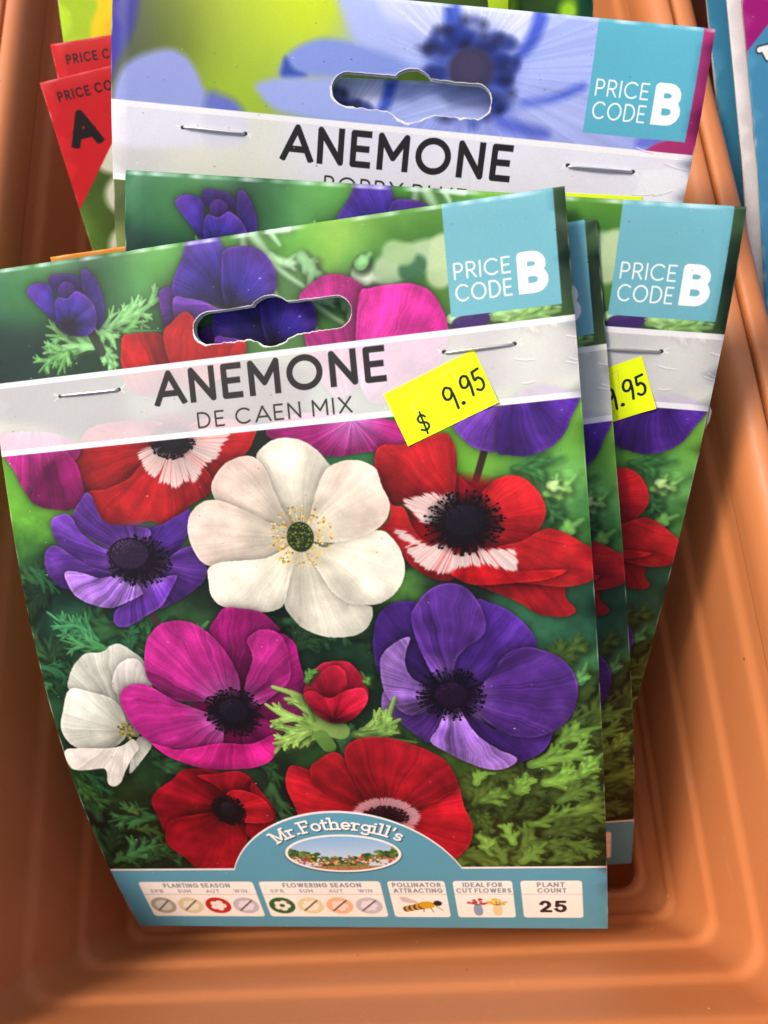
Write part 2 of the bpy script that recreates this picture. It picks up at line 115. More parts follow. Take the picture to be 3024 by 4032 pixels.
def poly_sdf(X, Y, p):                      # negative inside
    dm = np.full(X.shape, 1e9, np.float32); ins = np.zeros(X.shape, bool)
    q = np.roll(p, -1, 0)
    for a, b in zip(p, q):
        d, _ = seg_dist(X, Y, a, b); np.minimum(dm, d, out=dm)
        if a[1] != b[1]:
            ins ^= ((a[1] > Y) != (b[1] > Y)) & (X < (b[0] - a[0]) * (Y - a[1]) / (b[1] - a[1]) + a[0])
    return np.where(ins, -dm, dm)

class Canvas:
    def __init__(s, u0, u1, h, k, col):
        s.u0, s.k = u0, k
        s.W, s.H = int((u1 - u0) * k), int(h * k)
        s.a = np.empty((s.H, s.W, 3), np.float32); s.a[:] = np.array(col, np.float32) / 255
    def grid(s, x0, y0, x1, y1, step=1):
        i0 = max(0, int((x0 - s.u0) * s.k)); i1 = min(s.W, int((x1 - s.u0) * s.k) + 2)
        j0 = max(0, int(y0 * s.k)); j1 = min(s.H, int(y1 * s.k) + 2)
        if i1 <= i0 or j1 <= j0:
            return None
        X, Y = np.meshgrid(((np.arange(i0, i1) + .5) / s.k + s.u0).astype(np.float32), ((np.arange(j0, j1) + .5) / s.k).astype(np.float32))
        return X, Y, (slice(j0, j1), slice(i0, i1))
    def cover(s, d, soft):
        w = max(soft, 1.0 / s.k)
        return np.clip(.5 - d / w, 0, 1)
    def put(s, sl, m, col):
        c = np.asarray(col, np.float32)
        s.a[sl] = s.a[sl] * (1 - m[..., None]) + c * m[..., None]
    def poly(s, p, col, soft=0, op=1.):
        p = np.asarray(p, float).reshape(-1, 2); e = soft + .3
        g = s.grid(p[:, 0].min() - e, p[:, 1].min() - e, p[:, 0].max() + e, p[:, 1].max() + e)
        if g is None: return
        X, Y, sl = g
        s.put(sl, s.cover(poly_sdf(X, Y, p), soft) * op, np.array(col) / 255)
    def ellipse(s, cx, cy, rx, ry, col, soft=0, op=1.):
        e = soft + .3
        g = s.grid(cx - rx - e, cy - ry - e, cx + rx + e, cy + ry + e)
        if g is None: return
        X, Y, sl = g
        d = (np.hypot((X - cx) / rx, (Y - cy) / ry) - 1) * min(rx, ry)
        s.put(sl, s.cover(d, soft) * op, np.array(col) / 255)
    def stroke(s, p, w, col, soft=0, op=1., taper=0., butt=False):
        p = np.asarray(p, float).reshape(-1, 2); e = w / 2 + soft + .3
        g = s.grid(p[:, 0].min() - e, p[:, 1].min() - e, p[:, 0].max() + e, p[:, 1].max() + e)
        if g is None: return
        X, Y, sl = g
        dm = np.full(X.shape, 1e9, np.float32); n = len(p) - 1
        for i in range(n):
            d, t = seg_dist(X, Y, p[i], p[i + 1])
            np.minimum(dm, d - w / 2 * (1 - taper * (i + t) / n), out=dm)
        s.put(sl, s.cover(dm, soft) * op, np.array(col) / 255)
    def rrect(s, x0, y0, x1, y1, r, col, op=1., soft=0):
        g = s.grid(x0 - .4 - soft, y0 - .4 - soft, x1 + .4 + soft, y1 + .4 + soft)
        X, Y, sl = g
        qx = np.abs(X - (x0 + x1) / 2) - (x1 - x0) / 2 + r; qy = np.abs(Y - (y0 + y1) / 2) - (y1 - y0) / 2 + r
        d = np.hypot(np.maximum(qx, 0), np.maximum(qy, 0)) + np.minimum(np.maximum(qx, qy), 0) - r
        s.put(sl, s.cover(d, soft) * op, np.array(col) / 255)
    def field(s, pts, sigma):
        """smooth colour field through (u*10, s*10, r, g, b) points"""
        P = np.array(pts, np.float32); st = 8
        X, Y = np.meshgrid(np.arange(0, s.W + st, st) / s.k + s.u0, np.arange(0, s.H + st, st) / s.k)
        num = np.zeros(X.shape + (3,), np.float32); den = np.zeros(X.shape, np.float32) + 1e-9
        for q in P:
            d2 = (X - q[0] / 10) ** 2 + (Y - q[1] / 10) ** 2
            w = np.exp(-d2 / (2 * sigma ** 2)) + 1e-4 / (1 + d2)
            num += w[..., None] * q[2:]; den += w
        f = num / den[..., None] / 255
        for c in range(3):
            s.a[..., c] = upsample(f[..., c], s.H, s.W)

STYLE = {  # near the centre, middle, tip, rim colour, rim strength, veins
 'v': ((150, 112, 186), (92, 46, 146), (98, 52, 152), (172, 124, 202), .8, .12),
 'vl': ((176, 140, 206), (134, 90, 178), (156, 112, 194), (212, 178, 226), .7, .15),
 'vd': ((78, 44, 120), (62, 30, 114), (76, 38, 132), (128, 84, 178), .6, .09),
 'b': ((30, 22, 92), (54, 40, 150), (84, 44, 148), (140, 95, 190), .75, .07),
 'm': ((186, 104, 176), (168, 34, 122), (176, 32, 124), (210, 80, 160), .55, .10),
 'm2': ((150, 10, 90), (190, 24, 120), (196, 30, 125), (215, 70, 150), .55, .08),
 'md': ((95, 8, 62), (132, 14, 92), (160, 20, 112), (185, 40, 130), .5, .09),
 'r': ((112, 8, 18), (174, 24, 32), (188, 30, 38), (216, 78, 54), .55, .07),
 'rf': ((196, 18, 28), (206, 20, 30), (214, 30, 36), (232, 80, 60), .6, .05),
 'rd': ((64, 2, 12), (138, 8, 26), (158, 14, 34), (180, 34, 48), .4, .07),
 'rm': ((108, 6, 18), (172, 18, 34), (178, 22, 38), (206, 58, 60), .5, .08),
 'rb': ((110, 4, 24), (176, 14, 46), (196, 30, 62), (226, 80, 100), .55, .05),
 'w': ((204, 198, 168), (226, 219, 198), (236, 230, 212), (246, 241, 228), .6, .025),
 'wp': ((204, 196, 168), (226, 214, 194), (236, 210, 196), (246, 226, 214), .6, .025),
 'wg': ((188, 186, 160), (206, 206, 190), (222, 222, 208), (236, 234, 222), .5, .06),
 'wl': ((205, 200, 186), (222, 214, 204), (232, 224, 214), (244, 236, 228), .5, .05),
}

def petal(cv, pts, centre, style, seed):
    c0, c1, c2, ce, ke, kv = STYLE[style]
    p = spline(np.array(pts, float).reshape(-1, 2) / 10, True, 4)
    rs = np.random.RandomState(seed)
    e = 8.0
    g = cv.grid(p[:, 0].min() - e, p[:, 1].min() - e, p[:, 0].max() + e, p[:, 1].max() + e)
    if g is None: return
    X, Y, sl = g
    d = poly_sdf(X, Y, p)
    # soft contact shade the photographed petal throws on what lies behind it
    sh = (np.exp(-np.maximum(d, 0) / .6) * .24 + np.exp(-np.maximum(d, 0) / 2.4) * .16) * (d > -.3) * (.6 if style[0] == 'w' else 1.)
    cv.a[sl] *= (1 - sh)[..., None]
    cx, cy = centre
    r = np.hypot(X - cx, Y - cy); ang = np.arctan2(Y - cy, X - cx)
    rp = np.hypot(p[:, 0] - cx, p[:, 1] - cy); r0, r1 = max(rp.min(), .5), rp.max()
    t = np.clip((r - r0 * .6) / (r1 - r0 * .6 + .1), 0, 1)[..., None]
    c0, c1, c2, ce = [np.array(c, np.float32) / 255 for c in (c0, c1, c2, ce)]
    col = np.where(t < .4, c0 + (c1 - c0) * (t / .4), c1 + (c2 - c1) * ((t - .4) / .6))
    # veins run out from the flower's centre
    lut = np.zeros(2048, np.float32)
    for f, a in ((60, .7), (170, 1.), (380, 1.), (700, .8)):
        lut += a * np.interp(np.linspace(0, f, 2048), np.arange(f + 1), np.r_[(lambda q: np.append(q, q[0]))(rs.rand(f))] * 2 - 1)
    wob = vnoise(X.shape[0], X.shape[1], 6 * cv.k, seed + 3, 2)
    v = np.interp(ang + wob * .05, np.linspace(-math.pi, math.pi, 2048), lut)
    col = col * (1 + kv * v * (1.25 - t[..., 0] * .6))[..., None]
    rib = np.interp(np.linspace(0, 26, 2048), np.arange(27), (lambda q: np.append(q, q[0]))(rs.rand(26)) * 2 - 1)      # broad folds
    fold = np.interp(ang + wob * .12, np.linspace(-math.pi, math.pi, 2048), rib)
    col = col * (1 + (.08 if style[0] == 'w' else .22) * fold * (1.1 - .5 * t[..., 0]))[..., None]
    # broad undulation and a lit/unlit side
    und = vnoise(X.shape[0], X.shape[1], 5.5 * cv.k, seed + 7, 3)
    und2 = vnoise(X.shape[0], X.shape[1], 3.2 * cv.k, seed + 11, 3) * .6 + fold * .5
    pc = p.mean(0); a = rs.uniform(-.6, .6) - math.pi / 2
    size = max(np.ptp(p[:, 0]), np.ptp(p[:, 1])) / 2
    side = ((X - pc[0]) * math.cos(a) + (Y - pc[1]) * math.sin(a)) / size
    amp = .13 if style[0] == 'w' else .24
    bright = rs.uniform(.9, 1.0) if style[0] == 'w' else rs.uniform(.86, 1.1)
    col = col * (bright * (1 + amp * und + amp * .6 * side))[..., None]
    sheen = np.clip(und2 * 1.6 - .15, 0, 1) * (.05 if style[0] == 'w' else .16)              # velvety light on the folds
    col = col + (ce - col) * sheen[..., None]
    col = col * (1 - {'w': .10, 'r': .42, 'b': .42}.get(style[0], .0) * np.exp(-t / .16))                    # throat of the flower
    # thin bright rim, darker roll just inside it
    rim = np.exp(-((d + .22) / .25) ** 2) * ke * .42 * bright * np.clip(.25 + 1.3 * und + .35 * side, 0, 1)
    roll = np.exp(-((d + 1.0) / .7) ** 2) * (.02 if style[0] == 'w' else .06)
    col = col * (1 - roll)[..., None]
    col = col + (ce - col) * rim[..., None]
    lum = col.mean(2, keepdims=True); col = lum + (col - lum) * .92
    col = col * (1 + (.02 if style[0] == 'w' else .045) * np.random.RandomState(seed + 21).randn(*X.shape))[..., None]
    cv.put(sl, cv.cover(d + .07 * vnoise(X.shape[0], X.shape[1], .8 * cv.k, seed + 9, 1), .26), np.clip(col, 0, 1))

def stamens(cv, centre, kind, rx, ry, seed):
    rs = random.Random(seed); cx, cy = centre; k = 1 / 17.2   # rx, ry in traced pixels
    rx, ry = rx * k, ry * k
    if kind == 'yel':
        for i in range(150):
            a = rs.uniform(0, 6.283); q = rs.uniform(.5, 1.)
            x, y = cx + rx * q * math.cos(a), cy + ry * q * math.sin(a)
            cv.stroke([(cx + rx * .35 * math.cos(a), cy + ry * .35 * math.sin(a)), (x, y)], .09, (222, 212, 170), .05, .5)
        for i in range(150):
            a = rs.uniform(0, 6.283); q = rs.uniform(.5, 1.)
            x, y = cx + rx * q * math.cos(a), cy + ry * q * math.sin(a)
            cv.ellipse(x, y, rs.uniform(.18, .36), rs.uniform(.15, .3), rs.choice([(205, 160, 60), (226, 190, 90), (165, 115, 40), (232, 210, 130)]), .12)
        cv.ellipse(cx, cy, rx * .42, ry * .48, (44, 52, 28), .3)
        for i in range(150):
            a = rs.uniform(0, 6.283); q = math.sqrt(rs.random()) * .4
            cv.ellipse(cx + rx * q * math.cos(a), cy - .2 + ry * q * math.sin(a), .2, .17, rs.choice([(98, 120, 46), (130, 148, 66), (60, 78, 32), (30, 34, 20)]), .1, .9)
        return
    if kind == 'ygr':
        for i in range(60):
            a = rs.uniform(0, 6.283); q = math.sqrt(rs.random())
            cv.ellipse(cx + rx * q * math.cos(a), cy + ry * q * math.sin(a), .35, .3, rs.choice([(150, 140, 70), (120, 120, 55), (175, 160, 90), (90, 85, 45)]), .2)
        return
    dark = {'blk': (14, 9, 16), 'pur': (16, 8, 24), 'pbk': (14, 6, 24), 'pnk': (36, 8, 20)}[kind]
    cv.ellipse(cx, cy, rx * .8, ry * .8, dark, rx * .5, .92)
    for i in range(230):
        a = rs.uniform(0, 6.283); q = rs.uniform(.62, 1.08)
        x, y = cx + rx * q * math.cos(a), cy + ry * q * math.sin(a)
        cv.stroke([(cx + rx * .4 * math.cos(a), cy + ry * .4 * math.sin(a)), (x, y)], .16, dark, .08, .75)
        c = tuple(int(v * rs.uniform(.5, 1.7)) for v in dark)
        cv.ellipse(x, y, rs.uniform(.2, .42), rs.uniform(.18, .34), c, .1)
    dm = {'blk': (34, 26, 40), 'pur': (66, 46, 80), 'pbk': (46, 20, 58), 'pnk': (30, 12, 22)}[kind]
    ox, oy, q = {'blk': (0, -.1, .52), 'pur': (-.28, -.32, .62), 'pbk': (0, 0, .5), 'pnk': (0, .1, .5)}[kind]
    X0, Y0 = cx + ox * rx, cy + oy * ry
    cv.ellipse(X0, Y0, rx * q * 1.06, ry * q * 1.06, (14, 6, 18), .3)
    cv.ellipse(X0, Y0, rx * q, ry * q, tuple(int(v * .7) for v in dm), .5)
    for i in range(260):
        a = rs.uniform(0, 6.283); w = math.sqrt(rs.random()) * .96
        f = .55 + .9 * max(0, -w * math.sin(a) * .7 - w * math.cos(a) * .3) + rs.uniform(-.15, .25)
        cv.ellipse(X0 + rx * q * w * math.cos(a), Y0 + ry * q * w * math.sin(a), .17, .14, tuple(int(min(255, v * f * 1.2)) for v in dm), .1, .9)

def leafy(cv, col, w, soft, lobes, path, seed):
    rs = random.Random(seed); p = spline(np.array(path, float).reshape(-1, 2) / 10, False, 5); w /= 10; soft /= 10
    n = len(p)
    if lobes == 0:
        cv.stroke(p, w, col, soft, .92); return
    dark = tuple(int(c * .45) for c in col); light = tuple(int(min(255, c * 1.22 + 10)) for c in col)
    L = np.hypot(*(p[-1] - p[0])); lobes = max(2, (lobes + 1) // 2)
    parts = []
    for i in range(lobes):
        f = .10 + .75 * i / lobes; j = int(f * (n - 1)); b = p[j]; t = p[min(j + 1, n - 1)] - p[max(j - 1, 0)]
        th = math.atan2(t[1], t[0])
        for sd in (-1, 1):
            a = th + sd * rs.uniform(.5, .9); ln = L * rs.uniform(.34, .52) * (1.15 - .65 * f)
            q = b + ln * np.array([math.cos(a), math.sin(a)]); bow = ln * .16 * np.array([math.cos(th), math.sin(th)])
            sp = spline([b, (b + q) / 2 + bow, q + bow * .6], False, 3); parts.append((sp, 1.))
            for g in (-1, 1):                                    # each lobe is cut again
                m = sp[len(sp) // 2]; a2 = a + g * rs.uniform(.5, .8); l2 = ln * rs.uniform(.3, .45)
                parts.append((np.array([m, m + l2 * np.array([math.cos(a2), math.sin(a2)])]), .7))
    parts.append((p, 1.1))
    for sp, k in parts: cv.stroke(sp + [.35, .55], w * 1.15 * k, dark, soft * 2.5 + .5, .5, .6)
    for sp, k in parts:
        v = rs.uniform(.78, 1.18)
        cv.stroke(sp, w * .95 * k, tuple(int(min(255, c * v)) for c in col), soft, .88, .72)
    for sp, k in parts:
        cv.stroke(sp + [-.1, -.12], w * .3 * k, light, soft + .1, .45, .7)

# --- a geometric sans drawn with strokes (x to the right, y up, cap height 1)
def arc(cx, cy, rx, ry, a0, a1, n=14):
    a = np.radians(np.linspace(a0, a1, n)); return [(cx + rx * math.cos(t), cy + ry * math.sin(t)) for t in a]
GL = {
 'A': (.92, [[(0, 0), (.46, 1), (.92, 0)], [(.16, .3), (.76, .3)]]),
 'B': (.60, [[(0, 0), (0, 1), (.30, 1)] + arc(.30, .765, .25, .235, 90, -90, 8) + [(0, .53)], [(0, .53), (.33, .53)] + arc(.33, .265, .27, .265, 90, -90, 8) + [(0, 0)]]),
 'C': (.86, [arc(.5, .5, .5, .5, 48, 312, 22)]),
 'D': (.74, [[(0, 0), (0, 1), (.27, 1)] + arc(.27, .5, .47, .5, 90, -90, 14) + [(0, 0)]]),
 'E': (.50, [[(.5, 1), (0, 1), (0, 0), (.5, 0)], [(0, .51), (.44, .51)]]),
 'F': (.48, [[(.48, 1), (0, 1), (0, 0)], [(0, .5), (.42, .5)]]),
 'G': (.90, [arc(.5, .5, .5, .5, 48, 330, 22) + [(.93, .48), (.55, .48)]]),
 'H': (.68, [[(0, 0), (0, 1)], [(.68, 0), (.68, 1)], [(0, .5), (.68, .5)]]),
 'I': (.0, [[(0, 0), (0, 1)]]),
 'L': (.46, [[(0, 1), (0, 0), (.46, 0)]]),
 'M': (.86, [[(0, 0), (0, 1), (.43, .32), (.86, 1), (.86, 0)]]),
 'N': (.70, [[(0, 0), (0, 1), (.7, 0), (.7, 1)]]),
 'O': (1.0, [arc(.5, .5, .5, .5, 0, 360, 30)]),
 'P': (.54, [[(0, 0), (0, 1), (.27, 1)] + arc(.27, .72, .27, .28, 90, -90, 10) + [(0, .44)]]),
 'R': (.58, [[(0, 0), (0, 1), (.28, 1)] + arc(.28, .73, .27, .27, 90, -90, 10) + [(0, .46)], [(.26, .46), (.58, 0)]]),
 'S': (.52, [arc(.27, .745, .25, .255, 30, 250, 12) + arc(.26, .26, .27, .26, 80, -150, 12)]),
 'T': (.62, [[(0, 1), (.62, 1)], [(.31, 1), (.31, 0)]]),
 'U': (.68, [[(0, 1), (0, .34)] + arc(.34, .34, .34, .34, 180, 360, 14) + [(.68, 1)]]),
 'V': (.84, [[(0, 1), (.42, 0), (.84, 1)]]),
 'W': (1.16, [[(0, 1), (.29, 0), (.58, 1), (.87, 0), (1.16, 1)]]),
 'X': (.70, [[(0, 0), (.7, 1)], [(0, 1), (.7, 0)]]),
 'Y': (.76, [[(0, 1), (.38, .46), (.76, 1)], [(.38, .46), (.38, 0)]]),
 '2': (.58, [arc(.28, .70, .27, .30, 165, -35, 14) + [(0, 0), (.58, 0)]]),
 '5': (.58, [[(.54, 1), (.08, 1), (.04, .54)] + arc(.27, .32, .30, .32, 125, -160, 16)]),
}
def glyph_cover(cv, strokes, w, H, conv, bbox, clip=True):
    """strokes: list of polylines already in card mm; butt ends with square caps"""
    g = cv.grid(*bbox)
    if g is None: return None
    X, Y, sl = g
    dm = np.full(X.shape, 1e9, np.float32)
    for p in strokes:
        p = np.array(p, float); closed = np.hypot(*(p[0] - p[-1])) < 1e-6
        for i in range(len(p) - 1):
            a, b = p[i].copy(), p[i + 1].copy(); t = (b - a) / (np.hypot(*(b - a)) + 1e-9)
            if not closed and i == 0: a -= t * w / 2
            if not closed and i == len(p) - 2: b += t * w / 2
            if np.hypot(*(p[i + 1] - p[i])) < 1e-6: continue
            l = np.hypot(*(b - a)); rx, ry = X - a[0], Y - a[1]
            along = rx * t[0] + ry * t[1]; across = np.abs(rx * -t[1] + ry * t[0])
            np.minimum(dm, np.maximum(np.abs(along - l / 2) - l / 2, across - w / 2), out=dm)
            if i > 0 or closed:
                np.minimum(dm, np.hypot(X - p[i][0], Y - p[i][1]) - w / 2, out=dm)
    if clip is not None:
        dm = np.maximum(dm, np.maximum(clip[0] - Y, Y - clip[1]))
    return dm, sl
def text(cv, txt, x0, x1, top, base, wt, col, gap=.26, soft=0, op=1.):
    """caps fitted between x0..x1 and top..base; wt = stroke / cap height"""
    H = base - top; w = wt * H; adv = 0; pos = []
    for ch in txt:
        if ch == ' ': adv += .42; continue
        gw = GL[ch][0]; pos.append((ch, adv)); adv += gw * (1 - wt * .4) + wt + gap * (.62 if ch in 'AVYXTL' else 1.)
    adv -= gap
    sx = (x1 - x0 - w) / (adv - wt) ; 
    for ch, a in pos:
        st = [[(x0 + w / 2 + sx * (a + px * (1 - wt * .4)), base - w / 2 - py * (H - w)) for px, py in pl] for pl in GL[ch][1]]
        xs = [q[0] for pl in st for q in pl]
        r = glyph_cover(cv, st, w, H, None, (min(xs) - w, top - .4, max(xs) + w, base + .4), (top, base))
        if r: cv.put(r[1], cv.cover(r[0], soft) * op, np.array(col) / 255)

SERIF = {  # x-height .62; serifs are short bars
 'M': (.95, [[(.12, 0), (.12, 1)], [(.12, 1), (.47, .12), (.83, 1)], [(.83, 1), (.83, 0)], [(-.02, 0), (.26, 0)], [(.68, 0), (.97, 0)], [(-.02, 1), (.12, 1)], [(.83, 1), (.97, 1)]]),
 'r': (.42, [[(.1, 0), (.1, .62)], [(.1, .4)] + arc(.3, .4, .18, .2, 150, 60, 5), [(-.02, 0), (.26, 0)], [(-.02, .62), (.1, .62)]]),
 '.': (.20, [[(.06, .06), (.14, .06)]]),
 'F': (.62, [[(.12, 0), (.12, 1)], [(0, 1), (.6, 1), (.6, .82)], [(.12, .52), (.45, .52)], [(0, 0), (.3, 0)]]),
 'o': (.52, [arc(.26, .31, .25, .31, 0, 360, 16)]),
 't': (.32, [[(.12, .85), (.12, .14)] + arc(.22, .12, .1, .12, 180, 300, 5), [(0, .62), (.3, .62)]]),
 'h': (.60, [[(.1, 0), (.1, 1)], [(.1, .4)] + arc(.3, .42, .19, .2, 160, 0, 7) + [(.49, 0)], [(-.02, 0), (.22, 0)], [(.38, 0), (.6, 0)], [(-.02, 1), (.1, 1)]]),
 'e': (.50, [[(.02, .32), (.46, .32)] + arc(.24, .32, .23, .3, 0, 310, 14)]),
 'g': (.52, [arc(.24, .36, .22, .25, 0, 360, 14), [(.46, .6), (.46, 0)] + arc(.24, -.08, .22, .2, 0, -150, 8), [(.46, .6), (.56, .6)]]),
 'i': (.24, [[(.1, 0), (.1, .62)], [(-.02, 0), (.22, 0)], [(-.02, .62), (.1, .62)], [(.09, .88), (.12, .88)]]),
 'l': (.24, [[(.1, 0), (.1, 1)], [(-.02, 0), (.22, 0)], [(-.02, 1), (.1, 1)]]),
 "'": (.12, [[(.06, 1), (.04, .78)]]),
 's': (.40, [arc(.2, .46, .17, .15, 30, 250, 9) + arc(.19, .16, .18, .15, 80, -150, 9)]),
}
def arc_text(cv, txt, cx, cy, R, a0, a1, H, wt, col, off=(0, 0)):
    adv = 0; pos = []
    for ch in txt: pos.append((ch, adv)); adv += SERIF[ch][0] + .13
    for ch, a in pos:
        st = []
        for pl in SERIF[ch][1]:
            q = []
            for px, py in pl:
                th = a0 + (a1 - a0) * (a + px) / adv
                q.append((cx + (R + py * H) * math.sin(th) + off[0], cy - (R + py * H) * math.cos(th) + off[1]))
            st.append(q)
        al = [q for pl in st for q in pl]; xs = [q[0] for q in al]; ys = [q[1] for q in al]; w = wt * H
        r = glyph_cover(cv, st, w, H, None, (min(xs) - w, min(ys) - w, max(xs) + w, max(ys) + w), None)
        if r: cv.put(r[1], cv.cover(r[0], .1), np.array(col) / 255)

def euro_hole(seed, n=14):
    """slot with round ends and a round bump above and below, torn a little"""
    rs = random.Random(seed); p = []
    def a(cx, cy, r, a0, a1, k):
        for i in range(k + 1):
            t = math.radians(a0 + (a1 - a0) * i / k); p.append((cx + r * math.cos(t), cy + r * math.sin(t)))
    a(17.4, 19.7, 3.7, -90, 90, 12); p.append((12.5, 23.4)); p.append((8.0, 23.5)); a(2.1, 19.9, 5.7, 50, 130, 10)
    p.append((-3.2, 23.4)); p.append((-8., 23.45)); a(-13.1, 19.7, 3.7, 90, 270, 12); p.append((-8., 16.0)); a(2.1, 19.6, 5.6, 222, 318, 10); p.append((12., 16.1))
    out = []
    for i in range(len(p)):                         # finer and ragged
        x0, y0 = p[i]; x1, y1 = p[(i + 1) % len(p)]; m = max(1, int(math.hypot(x1 - x0, y1 - y0) / .8))
        for k in range(m):
            t = k / m; j = .16 if (y0 + y1) / 2 > 21 else .07
            out.append((x0 + (x1 - x0) * t + rs.uniform(-j, j), y0 + (y1 - y0) * t + rs.uniform(-j, j)))
    return out

TEAL = (116, 176, 188)
def price_square(cv, bg=TEAL):
    cv.rrect(43.4, -1, 67.5, 24.1, .05, bg)
    text(cv, 'PRICE', 44.8, 57.2, 12.4, 16.05, .10, (240, 240, 238), .2)
    text(cv, 'CODE', 44.8, 57.2, 17.15, 20.95, .10, (240, 240, 238), .2)
    text(cv, 'B', 58.6, 65.1, 12.0, 21.0, .24, (240, 240, 238))
def white_band(cv, tint=(236, 231, 233), op=.76):
    j0, j1 = int(26.7 * cv.k), int(44.6 * cv.k)
    band = cv.a[j0:j1]; lum = band.mean(2, keepdims=True)
    soft = band * .55 + lum * .45
    cv.a[j0:j1] = soft * (1 - op) + np.array(tint, np.float32) / 255 * op
    cv.rrect(-80, 26.7, 80, 28.0, .02, (240, 238, 238), .75); cv.rrect(-80, 43.2, 80, 44.6, .02, (242, 240, 240), .8)
def wear_and_fold_glint(cv, seed, hole=True):
    rs = np.random.RandomState(seed)
    if hole:                                       # torn, unprinted fibre round the hang hole
        q = np.array(euro_hole(seed)); m = len(q); wv = np.interp(np.arange(m), np.linspace(0, m, 40), rs.rand(40))
        for i in range(m):
            lower = q[i][1] > 20.5
            cv.stroke([q[i], q[(i + 1) % m]], (.3 + .9 * wv[i] ** 2) if lower else (.14 + .25 * wv[i]), (236, 232, 224), .12, .9)
    if hole:
        for x0, x1 in ((-52.3, -37.2), (41.3, 56.6)):      # punctures, and pucker shading painted as pale strokes, where the staple goes in
            for x, sg in ((x0, -1), (x1, 1)):
                for q in range(3):
                    a = rs.uniform(-.7, .7); cv.stroke([(x + sg * .4, 31.4), (x + sg * (1.2 + rs.rand()), 31.4 + 1.6 * a)], .22, (250, 249, 246), .2, .5)
                cv.ellipse(x + sg * .1, 31.45, .55, .42, (46, 40, 38), .15)
        for q in range(5):                                 # small handling creases
            x, y, a = rs.uniform(56, 69), rs.uniform(24, 44), rs.uniform(-.4, .4); l = rs.uniform(2, 6)
            pts = [(x, y), (x + l * .5, y + l * a * .5 + .2), (x + l, y + l * a)]
            cv.stroke(np.array(pts) + [0, .25], .3, (120, 118, 122), .25, .3); cv.stroke(pts, .22, (252, 250, 248), .15, .7)
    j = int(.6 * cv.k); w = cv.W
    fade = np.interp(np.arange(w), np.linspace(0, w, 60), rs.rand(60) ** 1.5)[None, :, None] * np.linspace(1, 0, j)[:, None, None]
    cv.a[:j] = cv.a[:j] * (1 - .75 * fade) + np.array([.86, .93, .93]) * .75 * fade  # fold highlight painted into the print as a patchy pale line, with rubbed wear
    for sd in (0, 1):                              # rubbed long edges
        n = cv.H; f = np.interp(np.arange(n), np.linspace(0, n, 90), rs.rand(90) ** 3); k = max(2, int(.3 * cv.k))
        sl = slice(0, k) if sd == 0 else slice(w - k, w)
        cv.a[:, sl] = cv.a[:, sl] * (1 - .6 * f[:, None, None]) + np.array([.9, .88, .84]) * .6 * f[:, None, None]
def finish(cv, seed, dust=420):
    rs = random.Random(seed)
    cv.a = np.clip(cv.a, 0, 1) ** 1.10
    cv.a *= (1 + .020 * np.random.RandomState(seed).randn(cv.H, cv.W).astype(np.float32))[..., None]
    cv.a *= (1 + .03 * vnoise(cv.H, cv.W, 30 * cv.k, seed, 2))[..., None]
    for i in range(dust):                        # grit and rubbed specks on the card
        x = rs.uniform(cv.u0, -cv.u0); y = rs.uniform(0, cv.H / cv.k); r = rs.choice((.06, .08, .1, .14))
        cv.ellipse(x, y, r * rs.uniform(1, 2), r, rs.choice([(70, 62, 56), (120, 105, 90), (235, 232, 226), (90, 80, 74)]), .08, rs.uniform(.35, .8))

